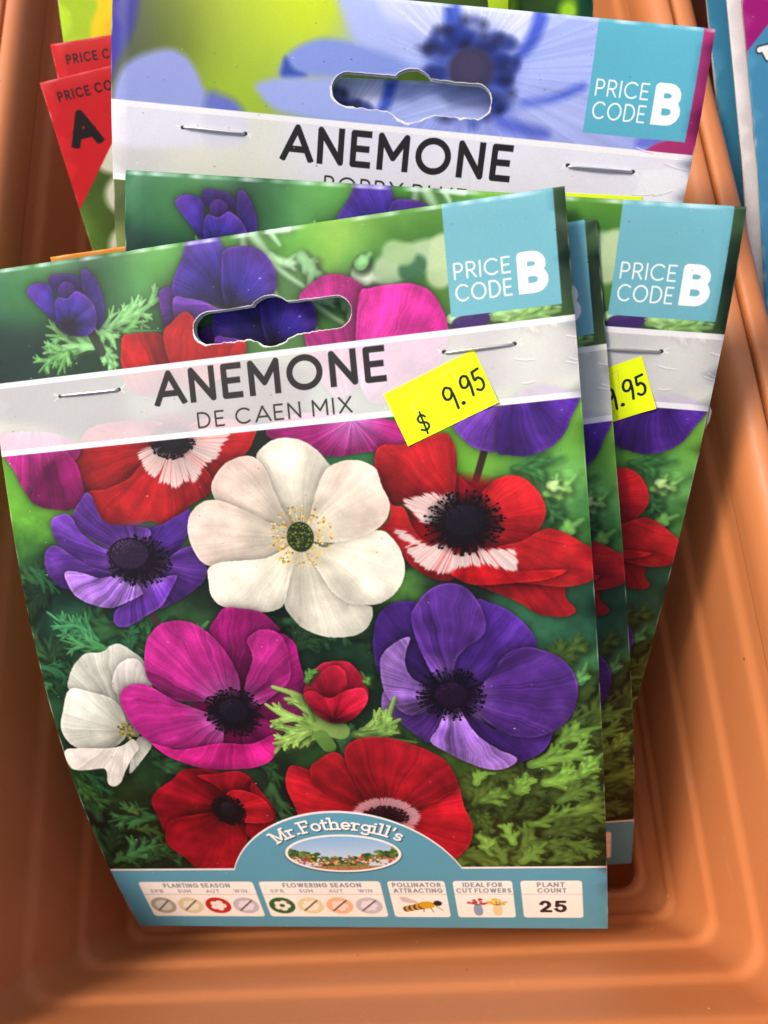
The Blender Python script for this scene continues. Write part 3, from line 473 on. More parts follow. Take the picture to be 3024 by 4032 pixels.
def paint_mix():
    cv = Canvas(-70, 70, 196, 9, (40, 70, 45))
    cv.field(BG, 4.2)
    n = vnoise(cv.H, cv.W, 4 * cv.k, 5, 4); n2 = vnoise(cv.H, cv.W, 11 * cv.k, 6, 3)
    yy = np.linspace(0, 196, cv.H, dtype=np.float32)[:, None]
    amp = np.where(yy < 60, .05, .28)
    cv.a *= (1 + amp * n + .12 * n2)[..., None]
    rr = random.Random(21)
    for i in range(150):                          # undergrowth behind the flowers
        lr = rr.random() < .5
        x, y = (rr.uniform(30, 72), rr.uniform(116, 170)) if lr else (rr.uniform(-70, 34), rr.uniform(76, 168))
        k = rr.uniform(.22, 1.0) * (.55 + .45 * i / 150) if lr else rr.uniform(.3, .75); a = rr.uniform(-1.1, .6) if lr else rr.uniform(-3.1, 3.1); l = rr.uniform(8, 20)
        c = (116 * k, 148 * k, 62 * k) if lr else (80 * k, 142 * k, 84 * k)
        leafy(cv, c, rr.uniform(13, 26), rr.uniform(4, 10), rr.choice((5, 7)), [x * 10, y * 10, (x + .5 * l * math.cos(a)) * 10, (y + .5 * l * math.sin(a) - 1) * 10, (x + l * math.cos(a)) * 10, (y + l * math.sin(a)) * 10], 300 + i)
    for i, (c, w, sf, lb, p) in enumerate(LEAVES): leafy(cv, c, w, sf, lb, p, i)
    sd = 100
    for nm, ce, pets, st in FLOWERS:
        ce = (ce[0] / 10, ce[1] / 10)
        if nm == 'redbud':
            for i, (c, w, sf, lb, p) in enumerate(SEPALS[:-2]): leafy(cv, c, w, sf, lb, p, 900 + i)
        if st and st[0] != 'ygr':
            c0 = STYLE[pets[-1][0]][0]; cv.ellipse(ce[0], ce[1], st[1] / 17.2 * 1.5, st[2] / 17.2 * 1.5, tuple(int(v * .8) for v in c0), 3.)
        for style, pts in pets:
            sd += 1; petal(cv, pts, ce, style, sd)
        if nm in ('redleft', 'redright', 'redbot'): white_eye(cv, nm, ce)
        if st: stamens(cv, ce, st[0], st[1], st[2], sd)
    for i, (c, w, sf, lb, p) in enumerate(SEPALS[-2:]): leafy(cv, c, w, sf, lb, p, 950 + i)
    cv.ellipse(-24.4, 165.2, 3.2, 2.2, (196, 120, 150), 2.4, .6)
    white_band(cv)
    price_square(cv)
    text(cv, 'ANEMONE', -28.3, 27.8, 28.3, 36.5, .175, (44, 41, 44), .22)
    text(cv, 'DE CAEN MIX', -18.2, 18.8, 38.9, 42.7, .115, (56, 52, 54), .26)
    # maker's badge and the information strip
    c = np.array([(34.6 * math.sin(a), 181.2 - 34.6 * math.cos(a)) for a in np.linspace(-1.19, 1.19, 50)])
    strip = np.concatenate([[(-75, 168.3)], c, [(75, 168.3), (75, 200), (-75, 200)]])
    cv.poly(strip, (238, 232, 226)); cv.poly(strip + [0, .75], (98, 160, 180))
    for dx, dy, cc in ((.3, .35, (60, 90, 105)), (0, 0, (246, 242, 234))):
        arc_text(cv, "Mr.Fothergill's", 0, 184.5, 31.3, -.58, .58, 3.9, .17, cc, (dx, dy))
    cv.ellipse(.3, 163.0, 16.4, 7.6, (60, 84, 92), .3); cv.ellipse(.3, 162.7, 16.2, 7.5, (244, 240, 232))
    oval = lambda X, Y: np.hypot((X - .3) / 15.5, (Y - 162.7) / 6.8)
    g = cv.grid(-17, 155, 17, 171); X, Y, sl = g
    keep = cv.a[sl].copy(); mk = np.clip((1 - oval(X, Y)) * 6.8 * cv.k, 0, 1)[..., None]
    t = np.clip((Y - 156) / 10, 0, 1)[..., None]
    cv.a[sl] = np.array([.56, .72, .86]) * (1 - t) + np.array([.80, .86, .90]) * t
    rs = random.Random(8)
    for i in range(260):                          # the little painted garden inside the oval
        x = rs.uniform(-15.5, 16); y = 163.2 + rs.uniform(0, 3.6) + .012 * x * x * -1 + (1.2 if abs(x) < 6 else 0)
        cv.ellipse(x, y, rs.uniform(.4, 1.), rs.uniform(.3, .8), rs.choice([(92, 128, 60), (62, 96, 48), (120, 148, 72), (70, 110, 58), (48, 76, 44)]), .25)
    for i in range(130):
        x = rs.choice((rs.uniform(5, 15.5), rs.uniform(-15, -5), rs.uniform(-5, 5))); y = 164.0 + rs.uniform(-.4, 3.)
        cv.ellipse(x, y, .38, .34, rs.choice([(196, 60, 60), (226, 170, 60), (150, 90, 160), (230, 224, 214), (210, 110, 60)]), .15)
    cv.poly([(-16, 167.6), (17, 167.6), (17, 171), (-16, 171)], (176, 128, 88), .4)
    for x in range(-14, 16, 3): cv.stroke([(x, 167.6), (x * 1.05, 170)], .14, (110, 76, 50), .1)
    cv.a[sl] = keep * (1 - mk) + cv.a[sl] * mk
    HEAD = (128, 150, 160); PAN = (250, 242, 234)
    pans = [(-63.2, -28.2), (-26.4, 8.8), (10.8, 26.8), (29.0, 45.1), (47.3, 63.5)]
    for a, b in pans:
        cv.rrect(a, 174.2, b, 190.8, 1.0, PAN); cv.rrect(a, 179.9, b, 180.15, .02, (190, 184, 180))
    text(cv, 'PLANTING SEASON', -55.8, -35.4, 174.9, 176.9, .19, HEAD, .3); text(cv, 'FLOWERING SEASON', -19.6, 3.2, 174.9, 176.9, .19, HEAD, .3)
    text(cv, 'POLLINATOR', 12.0, 25.6, 174.9, 176.9, .19, HEAD, .3); text(cv, 'ATTRACTING', 12.0, 25.8, 177.4, 179.4, .19, HEAD, .3)
    text(cv, 'IDEAL FOR', 31.6, 42.4, 174.9, 176.9, .19, HEAD, .3); text(cv, 'CUT FLOWERS', 29.6, 44.6, 177.4, 179.4, .19, HEAD, .3)
    text(cv, 'PLANT', 51.6, 58.8, 174.9, 176.9, .19, HEAD, .3); text(cv, 'COUNT', 51.6, 59.2, 177.4, 179.4, .19, HEAD, .3)
    text(cv, '25', 51.8, 59.2, 182.9, 188.3, .2, (52, 46, 48), .22)
    for base, on, cols in ((-63.2, 2, [(176, 172, 150), (226, 212, 168), (196, 44, 34), (198, 190, 200)]), (-26.4, 0, [(54, 106, 50), (228, 216, 172), (240, 190, 150), (202, 196, 206)])):
        for i, nm in enumerate(('SPR', 'SUM', 'AUT', 'WIN')):
            x = base + 4.6 + i * 8.6
            text(cv, nm, x - 2., x + 2., 177.7, 179.3, .17, (140, 158, 166), .3)
            cv.ellipse(x, 185.4, 3.9, 3.9, cols[i])
            k = 5 if i in (0, 2) else 6
            lite = (244, 236, 226) if i == on else tuple(int(c * .4 + 150) for c in cols[i])
            if not (i == 0 and on == 2):
                for q in range(k):
                    th = q * 6.283 / k + .4; cv.ellipse(x + 1.5 * math.sin(th), 185.4 - 1.5 * math.cos(th), 1.05, 1.05, lite, .1)
                if i == on: cv.ellipse(x, 185.4, .8, .8, cols[i] if on == 0 else lite, .1)
            else:
                cv.ellipse(x, 185.4, 2.6, 2.6, lite, .3)
            if i != on: cv.stroke([(x - 2.2, 187.8), (x + 2.2, 183.0)], .55, (104, 92, 82), .1)
    # bee
    for i, q in enumerate(np.linspace(0, 1, 8)):
        cv.ellipse(14.6 + 5.2 * q, 186.9 - 1.6 * q, 1.0, 1.3 + .3 * q, (92, 74, 40) if i % 2 == 0 else (206, 170, 80), .2)
    cv.ellipse(20.6, 185.0, 2.3, 1.7, (212, 168, 40), .3); cv.ellipse(23.8, 184.2, 1.2, 1.25, (44, 40, 38), .2)
    cv.poly(spline([(18.8, 184.2), (15.5, 181.6), (13.4, 181.4), (14.4, 183.6)]), (206, 186, 178), .2, .8)
    for q in ((21.6, 186.4, 22.2, 188.4), (23.2, 185.6, 24.8, 187.4), (19.6, 186.6, 19.4, 188.4)): cv.stroke([(q[0], q[1]), (q[2], q[3])], .22, (70, 60, 50), .1)
    # two vases
    for x, cc, fl in ((34.9, (142, 164, 186), [(196, 54, 62), (214, 90, 96), (160, 40, 50)]), (40.3, (232, 208, 160), [(232, 190, 50), (214, 164, 40), (240, 208, 90)])):
        cv.poly(spline([(x - .8, 184.8), (x - 1.3, 187.4), (x - .8, 189.7), (x + .8, 189.7), (x + 1.3, 187.4), (x + .8, 184.8)]), cc, .15)
        for i in range(26):
            a = rs.uniform(-1.5, 1.5); q = rs.uniform(.8, 3.2)
            if i < 10: cv.stroke([(x, 185), (x + q * math.sin(a), 185 - q * math.cos(a))], .18, (84, 120, 60), .1)
            cv.ellipse(x + q * math.sin(a), 184.8 - q * math.cos(a) * .9, .42, .38, rs.choice(fl), .12)
    finish(cv, 31)
    wear_and_fold_glint(cv, 1)
    return cv

def white_eye(cv, nm, ce):
    """the pale streaky zone at the foot of the red petals"""
    cx, cy = ce; rs = np.random.RandomState(len(nm))
    if nm == 'redbot':
        g = cv.grid(cx - 13, cy - 10, cx + 13, cy + 10); X, Y, sl = g
        q = np.hypot((X - cx) / 9.0, (Y - cy) / 6.6); ds = [(q - 1) * 6.6]; col = (226, 176, 182)
    else:
        ds = []; col = (240, 220, 214)
        al = np.concatenate([np.array(e_).reshape(-1, 2) for e_ in EYES[nm]]) / 10
        g = cv.grid(*(al.min(0) - 2), *(al.max(0) + 2)); X, Y, sl = g
        ds = [poly_sdf(X, Y, spline(np.array(e_, float).reshape(-1, 2) / 10, True, 4)) for e_ in EYES[nm]]
    a = np.arctan2(Y - cy, X - cx); r = np.hypot(X - cx, Y - cy)
    lut = np.interp(np.linspace(0, 260, 2048), np.arange(261), (lambda v: np.append(v, v[0]))(rs.rand(260)))
    st = np.interp(a, np.linspace(-math.pi, math.pi, 2048), lut)
    for d in ds:
        m = np.clip(.5 - (d + 1.0 * (st - .45)) / .6, 0, 1) * np.clip(1.0 - .22 * (st > .8), 0, 1)
        sh = np.clip(.70 + .03 * r, .6, 1.) * (.84 + .2 * st)
        c = np.array(col, np.float32) / 255 * sh[..., None]
        c[..., 1:] *= (1 - .18 * (st > .7))[..., None]
        cv.put(sl, m * .95, np.clip(c, 0, 1))

def paint_blue(shift=0):
    cv = Canvas(-70, 70, 196, 9, (120, 140, 190))
    cv.field(BLUE_BG, 7.0)
    for soft, col, pts in BLUE_SHAPES:
        cv.poly(spline(np.array(pts) / 10, True, 4), col, soft * 1.9)
    cx, cy = BLUE_EYE
    rs = np.random.RandomState(5)
    g = cv.grid(cx - 45, 0, 70, 60); X, Y, sl = g
    r = np.hypot(X - cx, Y - cy); a = np.arctan2(Y - cy, X - cx)
    lut = np.interp(np.linspace(0, 300, 2048), np.arange(301), rs.rand(301))
    v = np.interp(a, np.linspace(-math.pi, math.pi, 2048), lut)
    inside = np.clip((X - (cx - 22)) / 8, 0, 1)
    cv.a[sl] *= (1 + .10 * (v - .5) * inside)[..., None]
    ring = np.exp(-((r - 6.5) / 3.6) ** 2)[..., None] * .78
    cv.a[sl] = cv.a[sl] * (1 - ring) + np.array([.20, .27, .60]) * ring
    rr = random.Random(3)
    for i in range(120):
        t = rr.uniform(0, 6.283); q = rr.uniform(5.5, 11.5)
        cv.ellipse(cx + q * math.cos(t), cy + q * math.sin(t), rr.uniform(.7, 1.7), rr.uniform(.6, 1.3), rr.choice([(24, 34, 84), (34, 48, 120), (46, 66, 150), (18, 22, 50)]), 1.9, .6)
    cv.ellipse(cx + .3, cy - .2, 5.4, 5.2, (56, 52, 86), 1.8); cv.ellipse(cx, cy - 1, 3.8, 3.4, (72, 66, 96), 2.4, .7)
    if shift: cv.a = np.roll(cv.a, shift, 1)
    cv.poly([(67.5, -1), (72, -1), (72, 27), (58, 27), (61, 25), (64, 24), (67.5, 24)], (178, 62, 122), .25)
    cv.poly([(66, 14), (72, 12), (72, 28), (60, 28)], (160, 50, 104), 3, .6)
    white_band(cv, (236, 234, 238), .8)
    cv.poly([(70, 29.5), (59, 31), (57.5, 40), (58, 44), (70, 44)], (236, 238, 238), .8, .6)
    price_square(cv, (96, 174, 194))
    text(cv, 'ANEMONE', -28.3, 27.8, 28.3, 36.5, .175, (40, 38, 42), .22)
    text(cv, 'POPPY BLUE', -17.2, 17.8, 38.9, 42.7, .115, (56, 52, 54), .26)
    finish(cv, 57)
    wear_and_fold_glint(cv, 4)
    return cv

def paint_simple(kind, w=120, h=170):
    cv = Canvas(-w / 2, w / 2, h, 6, (90, 130, 60)); e = w / 2
    if kind == 'red':
        n = vnoise(cv.H, cv.W, 14 * cv.k, 3, 3)
        cv.a[:] = np.array([.30, .40, .14]); cv.a *= (1 + .35 * n)[..., None]
        for x, y, rx, ry in ((-44, 20, 8.4, 5.6), (-43.5, 31, 8.4, 6.2), (-47.5, 44, 7.6, 6), (-32, 26, 9, 9), (-30, 44, 9, 8), (5, 50, 16, 18), (10, 90, 15, 18)):
            cv.ellipse(x, y, rx, ry, (206, 204, 184), 1.6)
            cv.ellipse(x + 2, y - 2, rx * .6, ry * .6, (226, 224, 210), 4)
        cv.poly(RED_TRI, (196, 26, 34), .25)
        text(cv, 'PRICE CODE', RED_TXT[0], RED_TXT[1], RED_TXT[2], RED_TXT[3], .17, (38, 24, 28), .3)
        text(cv, 'A', *RED_A, .26, (30, 16, 18))
    elif kind == 'yellow':
        n = vnoise(cv.H, cv.W, 20 * cv.k, 9, 3)
        cv.a[:] = np.array([.68, .80, .16]); cv.a *= (1 + .12 * n)[..., None]
        for x, y, r in ((-43, 5, 11), (-45.5, 18, 11), (-30, 12, 12), (0, 30, 16)):
            cv.ellipse(x, y, r, r * 1.05, (236, 206, 22), 1.8); cv.ellipse(x - 1, y + 1, r * .6, r * .6, (226, 186, 16), 4)
    elif kind == 'green':
        n = vnoise(cv.H, cv.W, 12 * cv.k, 12, 3)
        cv.a[:] = np.array([.17, .34, .10]); cv.a *= (1 + .4 * n)[..., None]
        rs = random.Random(2)
        for i in range(26):
            x = rs.uniform(-e, e); y = rs.uniform(0, h * .7)
            cv.stroke([(x, y), (x + rs.uniform(-5, 5), y + rs.uniform(14, 30))], rs.uniform(2, 4), rs.choice([(120, 160, 50), (90, 140, 45), (170, 190, 70), (30, 80, 50)]), 2.2, .8)
        for x, y in ((e - 7, 11), (e - 24, 8), (e - 40, 13), (e - 9, 20)):
            cv.ellipse(x, y, 2.6, 3.2, (150, 200, 40), 2.4)
        cv.rrect(e - 4, -1, e + 1, h, .1, (22, 70, 46), 1., 2.)
    elif kind == 'orange':
        cv.a[:] = np.array([.80, .52, .16])
        cv.poly([(-e, 3.2), (e, 3.2), (e, h), (-e, h)], (226, 168, 72), .5)
        for x in range(-5, 6): cv.ellipse(x * 11, 40 + 9 * (x % 3), 9, 9, (222, 120, 40), 2)
    elif kind == 'magenta':
        cv.a[:] = np.array([.30, .56, .70])
        cv.poly(MAG_TRI, (158, 30, 118), .12)
        for dx, cc, w_ in ((0, (40, 40, 50), 2.3), (0, (240, 238, 236), 1.5)):
            q = MAG_LET; cv.stroke([q[0], q[1], q[2]], w_, cc, .1); cv.stroke([(q[0][0] - 1.2, q[0][1]), (q[0][0] + 1.4, q[0][1])], w_, cc, .1)
    elif kind == 'white':
        cv.a[:] = np.array([.86, .85, .86])
    elif kind == 'blue':
        cv.a[:] = np.array([.24, .50, .62])
    finish(cv, 70 + len(kind), 160)
    wear_and_fold_glint(cv, 9, False)
    return cv

def paint_sticker():
    cv = Canvas(-11.2, 11.2, 13, 22, (232, 250, 20))
    n = vnoise(cv.H, cv.W, 3 * cv.k, 3, 3); cv.a *= (1 + .03 * n)[..., None]
    # security slits pressed through the label
    for p in ([(-5.0, 8.2), (-7.2, 5.2), (-2.6, 3.2)], [(1.6, 2.2), (5.2, 1.5), (4.6, 5.6)]):
        q = np.array(p); cv.stroke(q, .16, (196, 206, 20), .1); cv.stroke(q + .14, .12, (246, 255, 120), .1)
    ink = (26, 34, 22)
    def pen(p, w=.62, cl=False): cv.stroke(spline(np.array(p, float), cl, 5), w, ink, .12)
    pen([(-4.9, 8.6), (-5.6, 7.9), (-6.6, 8.4), (-6.4, 9.4), (-5.2, 9.9), (-4.9, 10.9), (-5.8, 11.5), (-6.8, 11.0)], .5); pen([(-5.6, 7.2), (-5.9, 12.3)], .45)
    pen([(2.7, 5.4), (1.8, 4.9), (.9, 5.9), (1.0, 7.3), (2.0, 7.5), (2.8, 6.4), (2.8, 5.6), (2.9, 7.6), (2.7, 10.2)], .6)
    cv.ellipse(4.2, 9.7, .5, .45, ink, .12)
    pen([(7.1, 4.6), (6.2, 4.3), (5.4, 5.2), (5.4, 6.5), (6.3, 6.8), (7.1, 5.9), (7.2, 4.9), (7.2, 6.9), (6.9, 9.1)], .6)
    pen([(10.1, 4.2), (8.6, 4.4)], .6); pen([(8.6, 4.4), (8.5, 6.2), (9.3, 6.0), (10.0, 6.9), (9.8, 8.3), (8.9, 8.8), (8.2, 8.3)], .6)
    return cv

# ---------------------------------------------------------------- helpers
def link(o, parent=None):
    scene.collection.objects.link(o)
    if parent: o.parent = parent
    return o
def empty(name, loc, label, cat, group=None):
    o = bpy.data.objects.new(name, None); o.location = loc; o.empty_display_size = .02
    o['label'] = label; o['category'] = cat
    if group: o['group'] = group
    return link(o)
def mesh_obj(name, verts, faces, mats, parent=None, origin=(0, 0, 0), smooth=True, mat_index=None, uvs=None):
    me = bpy.data.meshes.new(name); me.from_pydata([tuple(v) for v in (np.asarray(verts) - np.asarray(origin))], [], [tuple(f) for f in faces])
    for m in mats: me.materials.append(m)
    if mat_index is not None: me.polygons.foreach_set('material_index', mat_index)
    if uvs is not None:
        lay = me.uv_layers.new(name='UVMap'); li = np.empty(len(me.loops), int); me.loops.foreach_get('vertex_index', li)
        lay.data.foreach_set('uv', np.asarray(uvs, np.float32)[li].ravel())
    me.polygons.foreach_set('use_smooth', [smooth] * len(me.polygons)); me.update()
    return link(bpy.data.objects.new(name, me), parent)
def to_image(name, cv):
    h, w = cv.a.shape[:2]
    img = bpy.data.images.new(name, w, h, alpha=False); px = np.ones((h, w, 4), np.float32)
    px[..., :3] = np.clip(cv.a[::-1], 0, 1); img.pixels.foreach_set(px.ravel()); img.update(); img.pack()
    return img
def new_mat(name):
    m = bpy.data.materials.new(name); m.use_nodes = True
    return m, m.node_tree.nodes, m.node_tree.links, m.node_tree.nodes['Principled BSDF']
def print_mat(name, img, rough=.47, gain=1.0):
    m, n, l, b = new_mat(name)
    t = n.new('ShaderNodeTexImage'); t.image = img; t.extension = 'EXTEND'; t.interpolation = 'Cubic'
    l.new(t.outputs['Color'], b.inputs['Base Color'])
    tc = n.new('ShaderNodeTexCoord')
    w = n.new('ShaderNodeTexNoise'); w.inputs['Scale'].default_value = 900; w.inputs['Detail'].default_value = 3      # card tooth
    w2 = n.new('ShaderNodeTexNoise'); w2.inputs['Scale'].default_value = 38; w2.inputs['Detail'].default_value = 3    # slight cockle
    l.new(tc.outputs['Object'], w.inputs['Vector']); l.new(tc.outputs['Object'], w2.inputs['Vector'])
    bp = n.new('ShaderNodeBump'); bp.inputs['Strength'].default_value = .10; bp.inputs['Distance'].default_value = .0002
    bp2 = n.new('ShaderNodeBump'); bp2.inputs['Strength'].default_value = .25; bp2.inputs['Distance'].default_value = .002
    l.new(w.outputs['Fac'], bp.inputs['Height']); l.new(w2.outputs['Fac'], bp2.inputs['Height']); l.new(bp2.outputs['Normal'], bp.inputs['Normal'])
    l.new(bp.outputs['Normal'], b.inputs['Normal'])
    mr = n.new('ShaderNodeMapRange'); mr.inputs['To Min'].default_value = rough - .1; mr.inputs['To Max'].default_value = rough + .12
    l.new(w2.outputs['Fac'], mr.inputs['Value']); l.new(mr.outputs['Result'], b.inputs['Roughness'])
    b.inputs['Specular IOR Level'].default_value = .18
    return m
def flat_mat(name, col, rough=.6, metal=0., spec=.5):
    m, n, l, b = new_mat(name)
    tc = n.new('ShaderNodeTexCoord'); w = n.new('ShaderNodeTexNoise'); w.inputs['Scale'].default_value = 260; w.inputs['Detail'].default_value = 4
    l.new(tc.outputs['Object'], w.inputs['Vector'])
    mx = n.new('ShaderNodeMix'); mx.data_type = 'RGBA'; mx.inputs['A'].default_value = (*[c * .86 for c in col], 1); mx.inputs['B'].default_value = (*[min(1, c * 1.1) for c in col], 1)
    l.new(w.outputs['Fac'], mx.inputs['Factor']); l.new(mx.outputs['Result'], b.inputs['Base Color'])
    b.inputs['Roughness'].default_value = rough; b.inputs['Metallic'].default_value = metal; b.inputs['Specular IOR Level'].default_value = spec
    return m
def plastic_mat(name, col):
    m, n, l, b = new_mat(name)
    tc = n.new('ShaderNodeTexCoord')
    big = n.new('ShaderNodeTexNoise'); big.inputs['Scale'].default_value = 14; big.inputs['Detail'].default_value = 5
    sp = n.new('ShaderNodeTexNoise'); sp.inputs['Scale'].default_value = 420; sp.inputs['Detail'].default_value = 2
    gr = n.new('ShaderNodeTexNoise'); gr.inputs['Scale'].default_value = 1500; gr.inputs['Detail'].default_value = 2
    vo = n.new('ShaderNodeTexVoronoi'); vo.inputs['Scale'].default_value = 130; vo.inputs['Randomness'].default_value = 1.
    for q in (big, sp, gr, vo): l.new(tc.outputs['Object'], q.inputs['Vector'])
    mx = n.new('ShaderNodeMix'); mx.data_type = 'RGBA'; mx.inputs['A'].default_value = (*[c * .90 for c in col], 1); mx.inputs['B'].default_value = (*[c * 1.08 for c in col], 1)
    l.new(big.outputs['Fac'], mx.inputs['Factor'])
    # sparse grit: dark and pale specks
    def specks(lo, hi, keep, colour, prev):
        r = n.new('ShaderNodeMapRange'); r.inputs['From Min'].default_value = lo; r.inputs['From Max'].default_value = hi; r.inputs['To Min'].default_value = 1; r.inputs['To Max'].default_value = 0
        l.new(vo.outputs['Distance'], r.inputs['Value'])
        sx = n.new('ShaderNodeSeparateColor'); l.new(vo.outputs['Color'], sx.inputs['Color'])
        k = n.new('ShaderNodeMath'); k.operation = keep[0]; k.inputs[1].default_value = keep[1]; l.new(sx.outputs['Red'], k.inputs[0])
        mu = n.new('ShaderNodeMath'); mu.operation = 'MULTIPLY'; l.new(r.outputs['Result'], mu.inputs[0]); l.new(k.outputs[0], mu.inputs[1])
        x = n.new('ShaderNodeMix'); x.data_type = 'RGBA'; x.inputs['B'].default_value = (*colour, 1)
        l.new(mu.outputs[0], x.inputs['Factor']); l.new(prev, x.inputs['A']); return x.outputs['Result']
    c = specks(.04, .07, ('GREATER_THAN', .86), (.22, .09, .04), mx.outputs['Result'])
    c = specks(.035, .06, ('LESS_THAN', .10), (.85, .62, .46), c)
    mp = n.new('ShaderNodeMapping'); mp.inputs['Scale'].default_value = (70, 9, 40); mp.inputs['Rotation'].default_value = (.2, .1, .5); l.new(tc.outputs['Object'], mp.inputs['Vector'])
    sc = n.new('ShaderNodeTexNoise'); sc.inputs['Scale'].default_value = 3.0; sc.inputs['Detail'].default_value = 6; sc.inputs['Roughness'].default_value = .7; l.new(mp.outputs[0], sc.inputs['Vector'])
    sr = n.new('ShaderNodeMapRange'); sr.inputs['From Min'].default_value = .62; sr.inputs['From Max'].default_value = .80; sr.inputs['To Max'].default_value = .30; l.new(sc.outputs['Fac'], sr.inputs['Value'])
    dx_ = n.new('ShaderNodeMix'); dx_.data_type = 'RGBA'; dx_.inputs['B'].default_value = (.70, .42, .26, 1); l.new(sr.outputs['Result'], dx_.inputs['Factor']); l.new(c, dx_.inputs['A']); c = dx_.outputs['Result']
    l.new(c, b.inputs['Base Color'])
    bp = n.new('ShaderNodeBump'); bp.inputs['Strength'].default_value = .18; bp.inputs['Distance'].default_value = .0003; l.new(gr.outputs['Fac'], bp.inputs['Height'])
    bp2 = n.new('ShaderNodeBump'); bp2.inputs['Strength'].default_value = .06; bp2.inputs['Distance'].default_value = .004; l.new(big.outputs['Fac'], bp2.inputs['Height'])
    l.new(bp2.outputs['Normal'], bp.inputs['Normal']); l.new(bp.outputs['Normal'], b.inputs['Normal'])
    mr = n.new('ShaderNodeMapRange'); mr.inputs['To Min'].default_value = .42; mr.inputs['To Max'].default_value = .6; l.new(sp.outputs['Fac'], mr.inputs['Value']); l.new(mr.outputs['Result'], b.inputs['Roughness'])
    b.inputs['Specular IOR Level'].default_value = .5
    return m
def clear_mat():
    m, n, l, b = new_mat('clear_film')
    b.inputs['Base Color'].default_value = (.95, .95, .95, 1); b.inputs['Roughness'].default_value = .12; b.inputs['Alpha'].default_value = .16
    tc = n.new('ShaderNodeTexCoord'); w = n.new('ShaderNodeTexNoise'); w.inputs['Scale'].default_value = 160; l.new(tc.outputs['Object'], w.inputs['Vector'])
    bp = n.new('ShaderNodeBump'); bp.inputs['Strength'].default_value = .8; bp.inputs['Distance'].default_value = .002; l.new(w.outputs['Fac'], bp.inputs['Height']); l.new(bp.outputs['Normal'], b.inputs['Normal'])
    return m

# ---------------------------------------------------------------- the setting: bench under the troughs
TERRA = plastic_mat('terracotta_plastic', (.54, .182, .060))
bench = mesh_obj('bench_top', [(-1.2, -.8, 0), (1.2, -.8, 0), (1.2, 1.2, 0), (-1.2, 1.2, 0)], [(0, 1, 2, 3)], [flat_mat('bench_wood', (.30, .24, .18), .7)])
bench['kind'] = 'structure'

# ---------------------------------------------------------------- the trough: stepped shell with a rolled rim
CX = -27.5
def z_of(z): return (z - FLOOR) / 1000
def ring(z, hx, yf, yb, r, n=10):
    """rounded rectangle, anticlockwise from the front right corner (mm in, metres out)"""
    out = []
    for (cx, cy, a0) in ((hx - r, yf + r, -90), (hx - r, yb - r, 0), (-hx + r, yb - r, 90), (-hx + r, yf + r, 180)):
        for k in range(n + 1):
            a = math.radians(a0 + 90 * k / n); out.append((cx + r * math.cos(a), cy + r * math.sin(a), z))
    # points along the straight sides keep the long faces short
    return out
def trough_profile():
    rings = [(-268, 87.0, -50.8), (-246, 92.6, -53.6), (-224, 97.0, -56.6), (-203, 101.0, -60.0)]
    pr = [(-279.5, 78.0, -43.0), (-279.0, 80.0, -44.6), (-277.6, 81.4, -45.8), (-275.5, 82.2, -46.6)]
    for i, (z, h, f) in enumerate(rings):
        for dz, dh in ((-6.0, 2.35), (-3.4, 1.95), (-2.3, 1.72), (-1.4, 1.36), (-.5, .86), (.5, .42), (1.4, .16), (2.6, .0), (5.5, -.4)):
            pr.append((z + dz, h - dh, f + dh))
    return pr
def build_trough(dx, label):
    e = empty('planter_trough', ((CX + dx) / 1000, .15, z_of(-282)), label, 'planter', 'terracotta troughs standing side by side')
    org = np.array([(CX + dx) / 1000, .15, z_of(-282)])
    def loft(name, prof, cap=False):
        V = []; F = []; N = None
        for (z, h, f) in prof:
            q = ring(z, h, f, 470 - f, max(5.0, 5.5 + (z + 280) * .055)); N = len(q)
            V += [((x + CX + dx) / 1000, y / 1000, z_of(zz)) for x, y, zz in q]
        for i in range(len(prof) - 1):
            for k in range(N):
                F.append((i * N + k, i * N + (k + 1) % N, (i + 1) * N + (k + 1) % N, (i + 1) * N + k))
        if cap: F.append(tuple(range(N - 1, -1, -1))[::-1])
        F = [f[::-1] for f in F] if True else F
        return mesh_obj(name, V, F, [TERRA], e, org)
    pr = trough_profile()
    loft('shell', pr, True)
    h0, f0 = pr[-1][1], pr[-1][2]
    rim = [(-200.2, h0, f0), (-198.0, h0 + .15, f0 - .15)]
    for a in range(0, 91, 10):                  # broad roll up to the flat top, then a tight outer edge
        t = math.radians(a); rim.append((-197.0 + 10.5 * math.sin(t), h0 + .3 + 5.6 * (1 - math.cos(t)), f0 - .3 - 5.6 * (1 - math.cos(t))))
    z1, h1, f1 = rim[-1]
    rim.append((z1 + .1, h1 + 1.0, f1 - 1.0))
    for a in range(15, 91, 15):
        t = math.radians(a); rim.append((z1 - 1.4 * (1 - math.cos(t)), h1 + 1.2 + 1.4 * math.sin(t), f1 - 1.2 - 1.4 * math.sin(t)))
    z2, h2, f2 = rim[-1]
    rim += [(z2 - 6, h2 + .1, f2 - .1), (z2 - 16, h2 + .1, f2 - .1), (z2 - 16.4, h2 - .3, f2 + .3), (z2 - 16.4, h2 - 1.8, f2 + 1.8)]
    loft('rim', rim)
    skirt = [(z2 - 16.0, h2 - 2.2, f2 + 2.2), (-240, 97.8, -59.0), (-282.2, 88.0, -51.5)]
    loft('outer_wall', skirt)
    return 2 * (h2 + .1)
span = build_trough(0, 'terracotta plastic trough holding the anemone packets, stepped inside walls')
build_trough(span + .7, 'terracotta trough at the right edge, holding the magenta and blue packet')
build_trough(-span - .7, 'terracotta trough at the far left edge, only its rim showing')

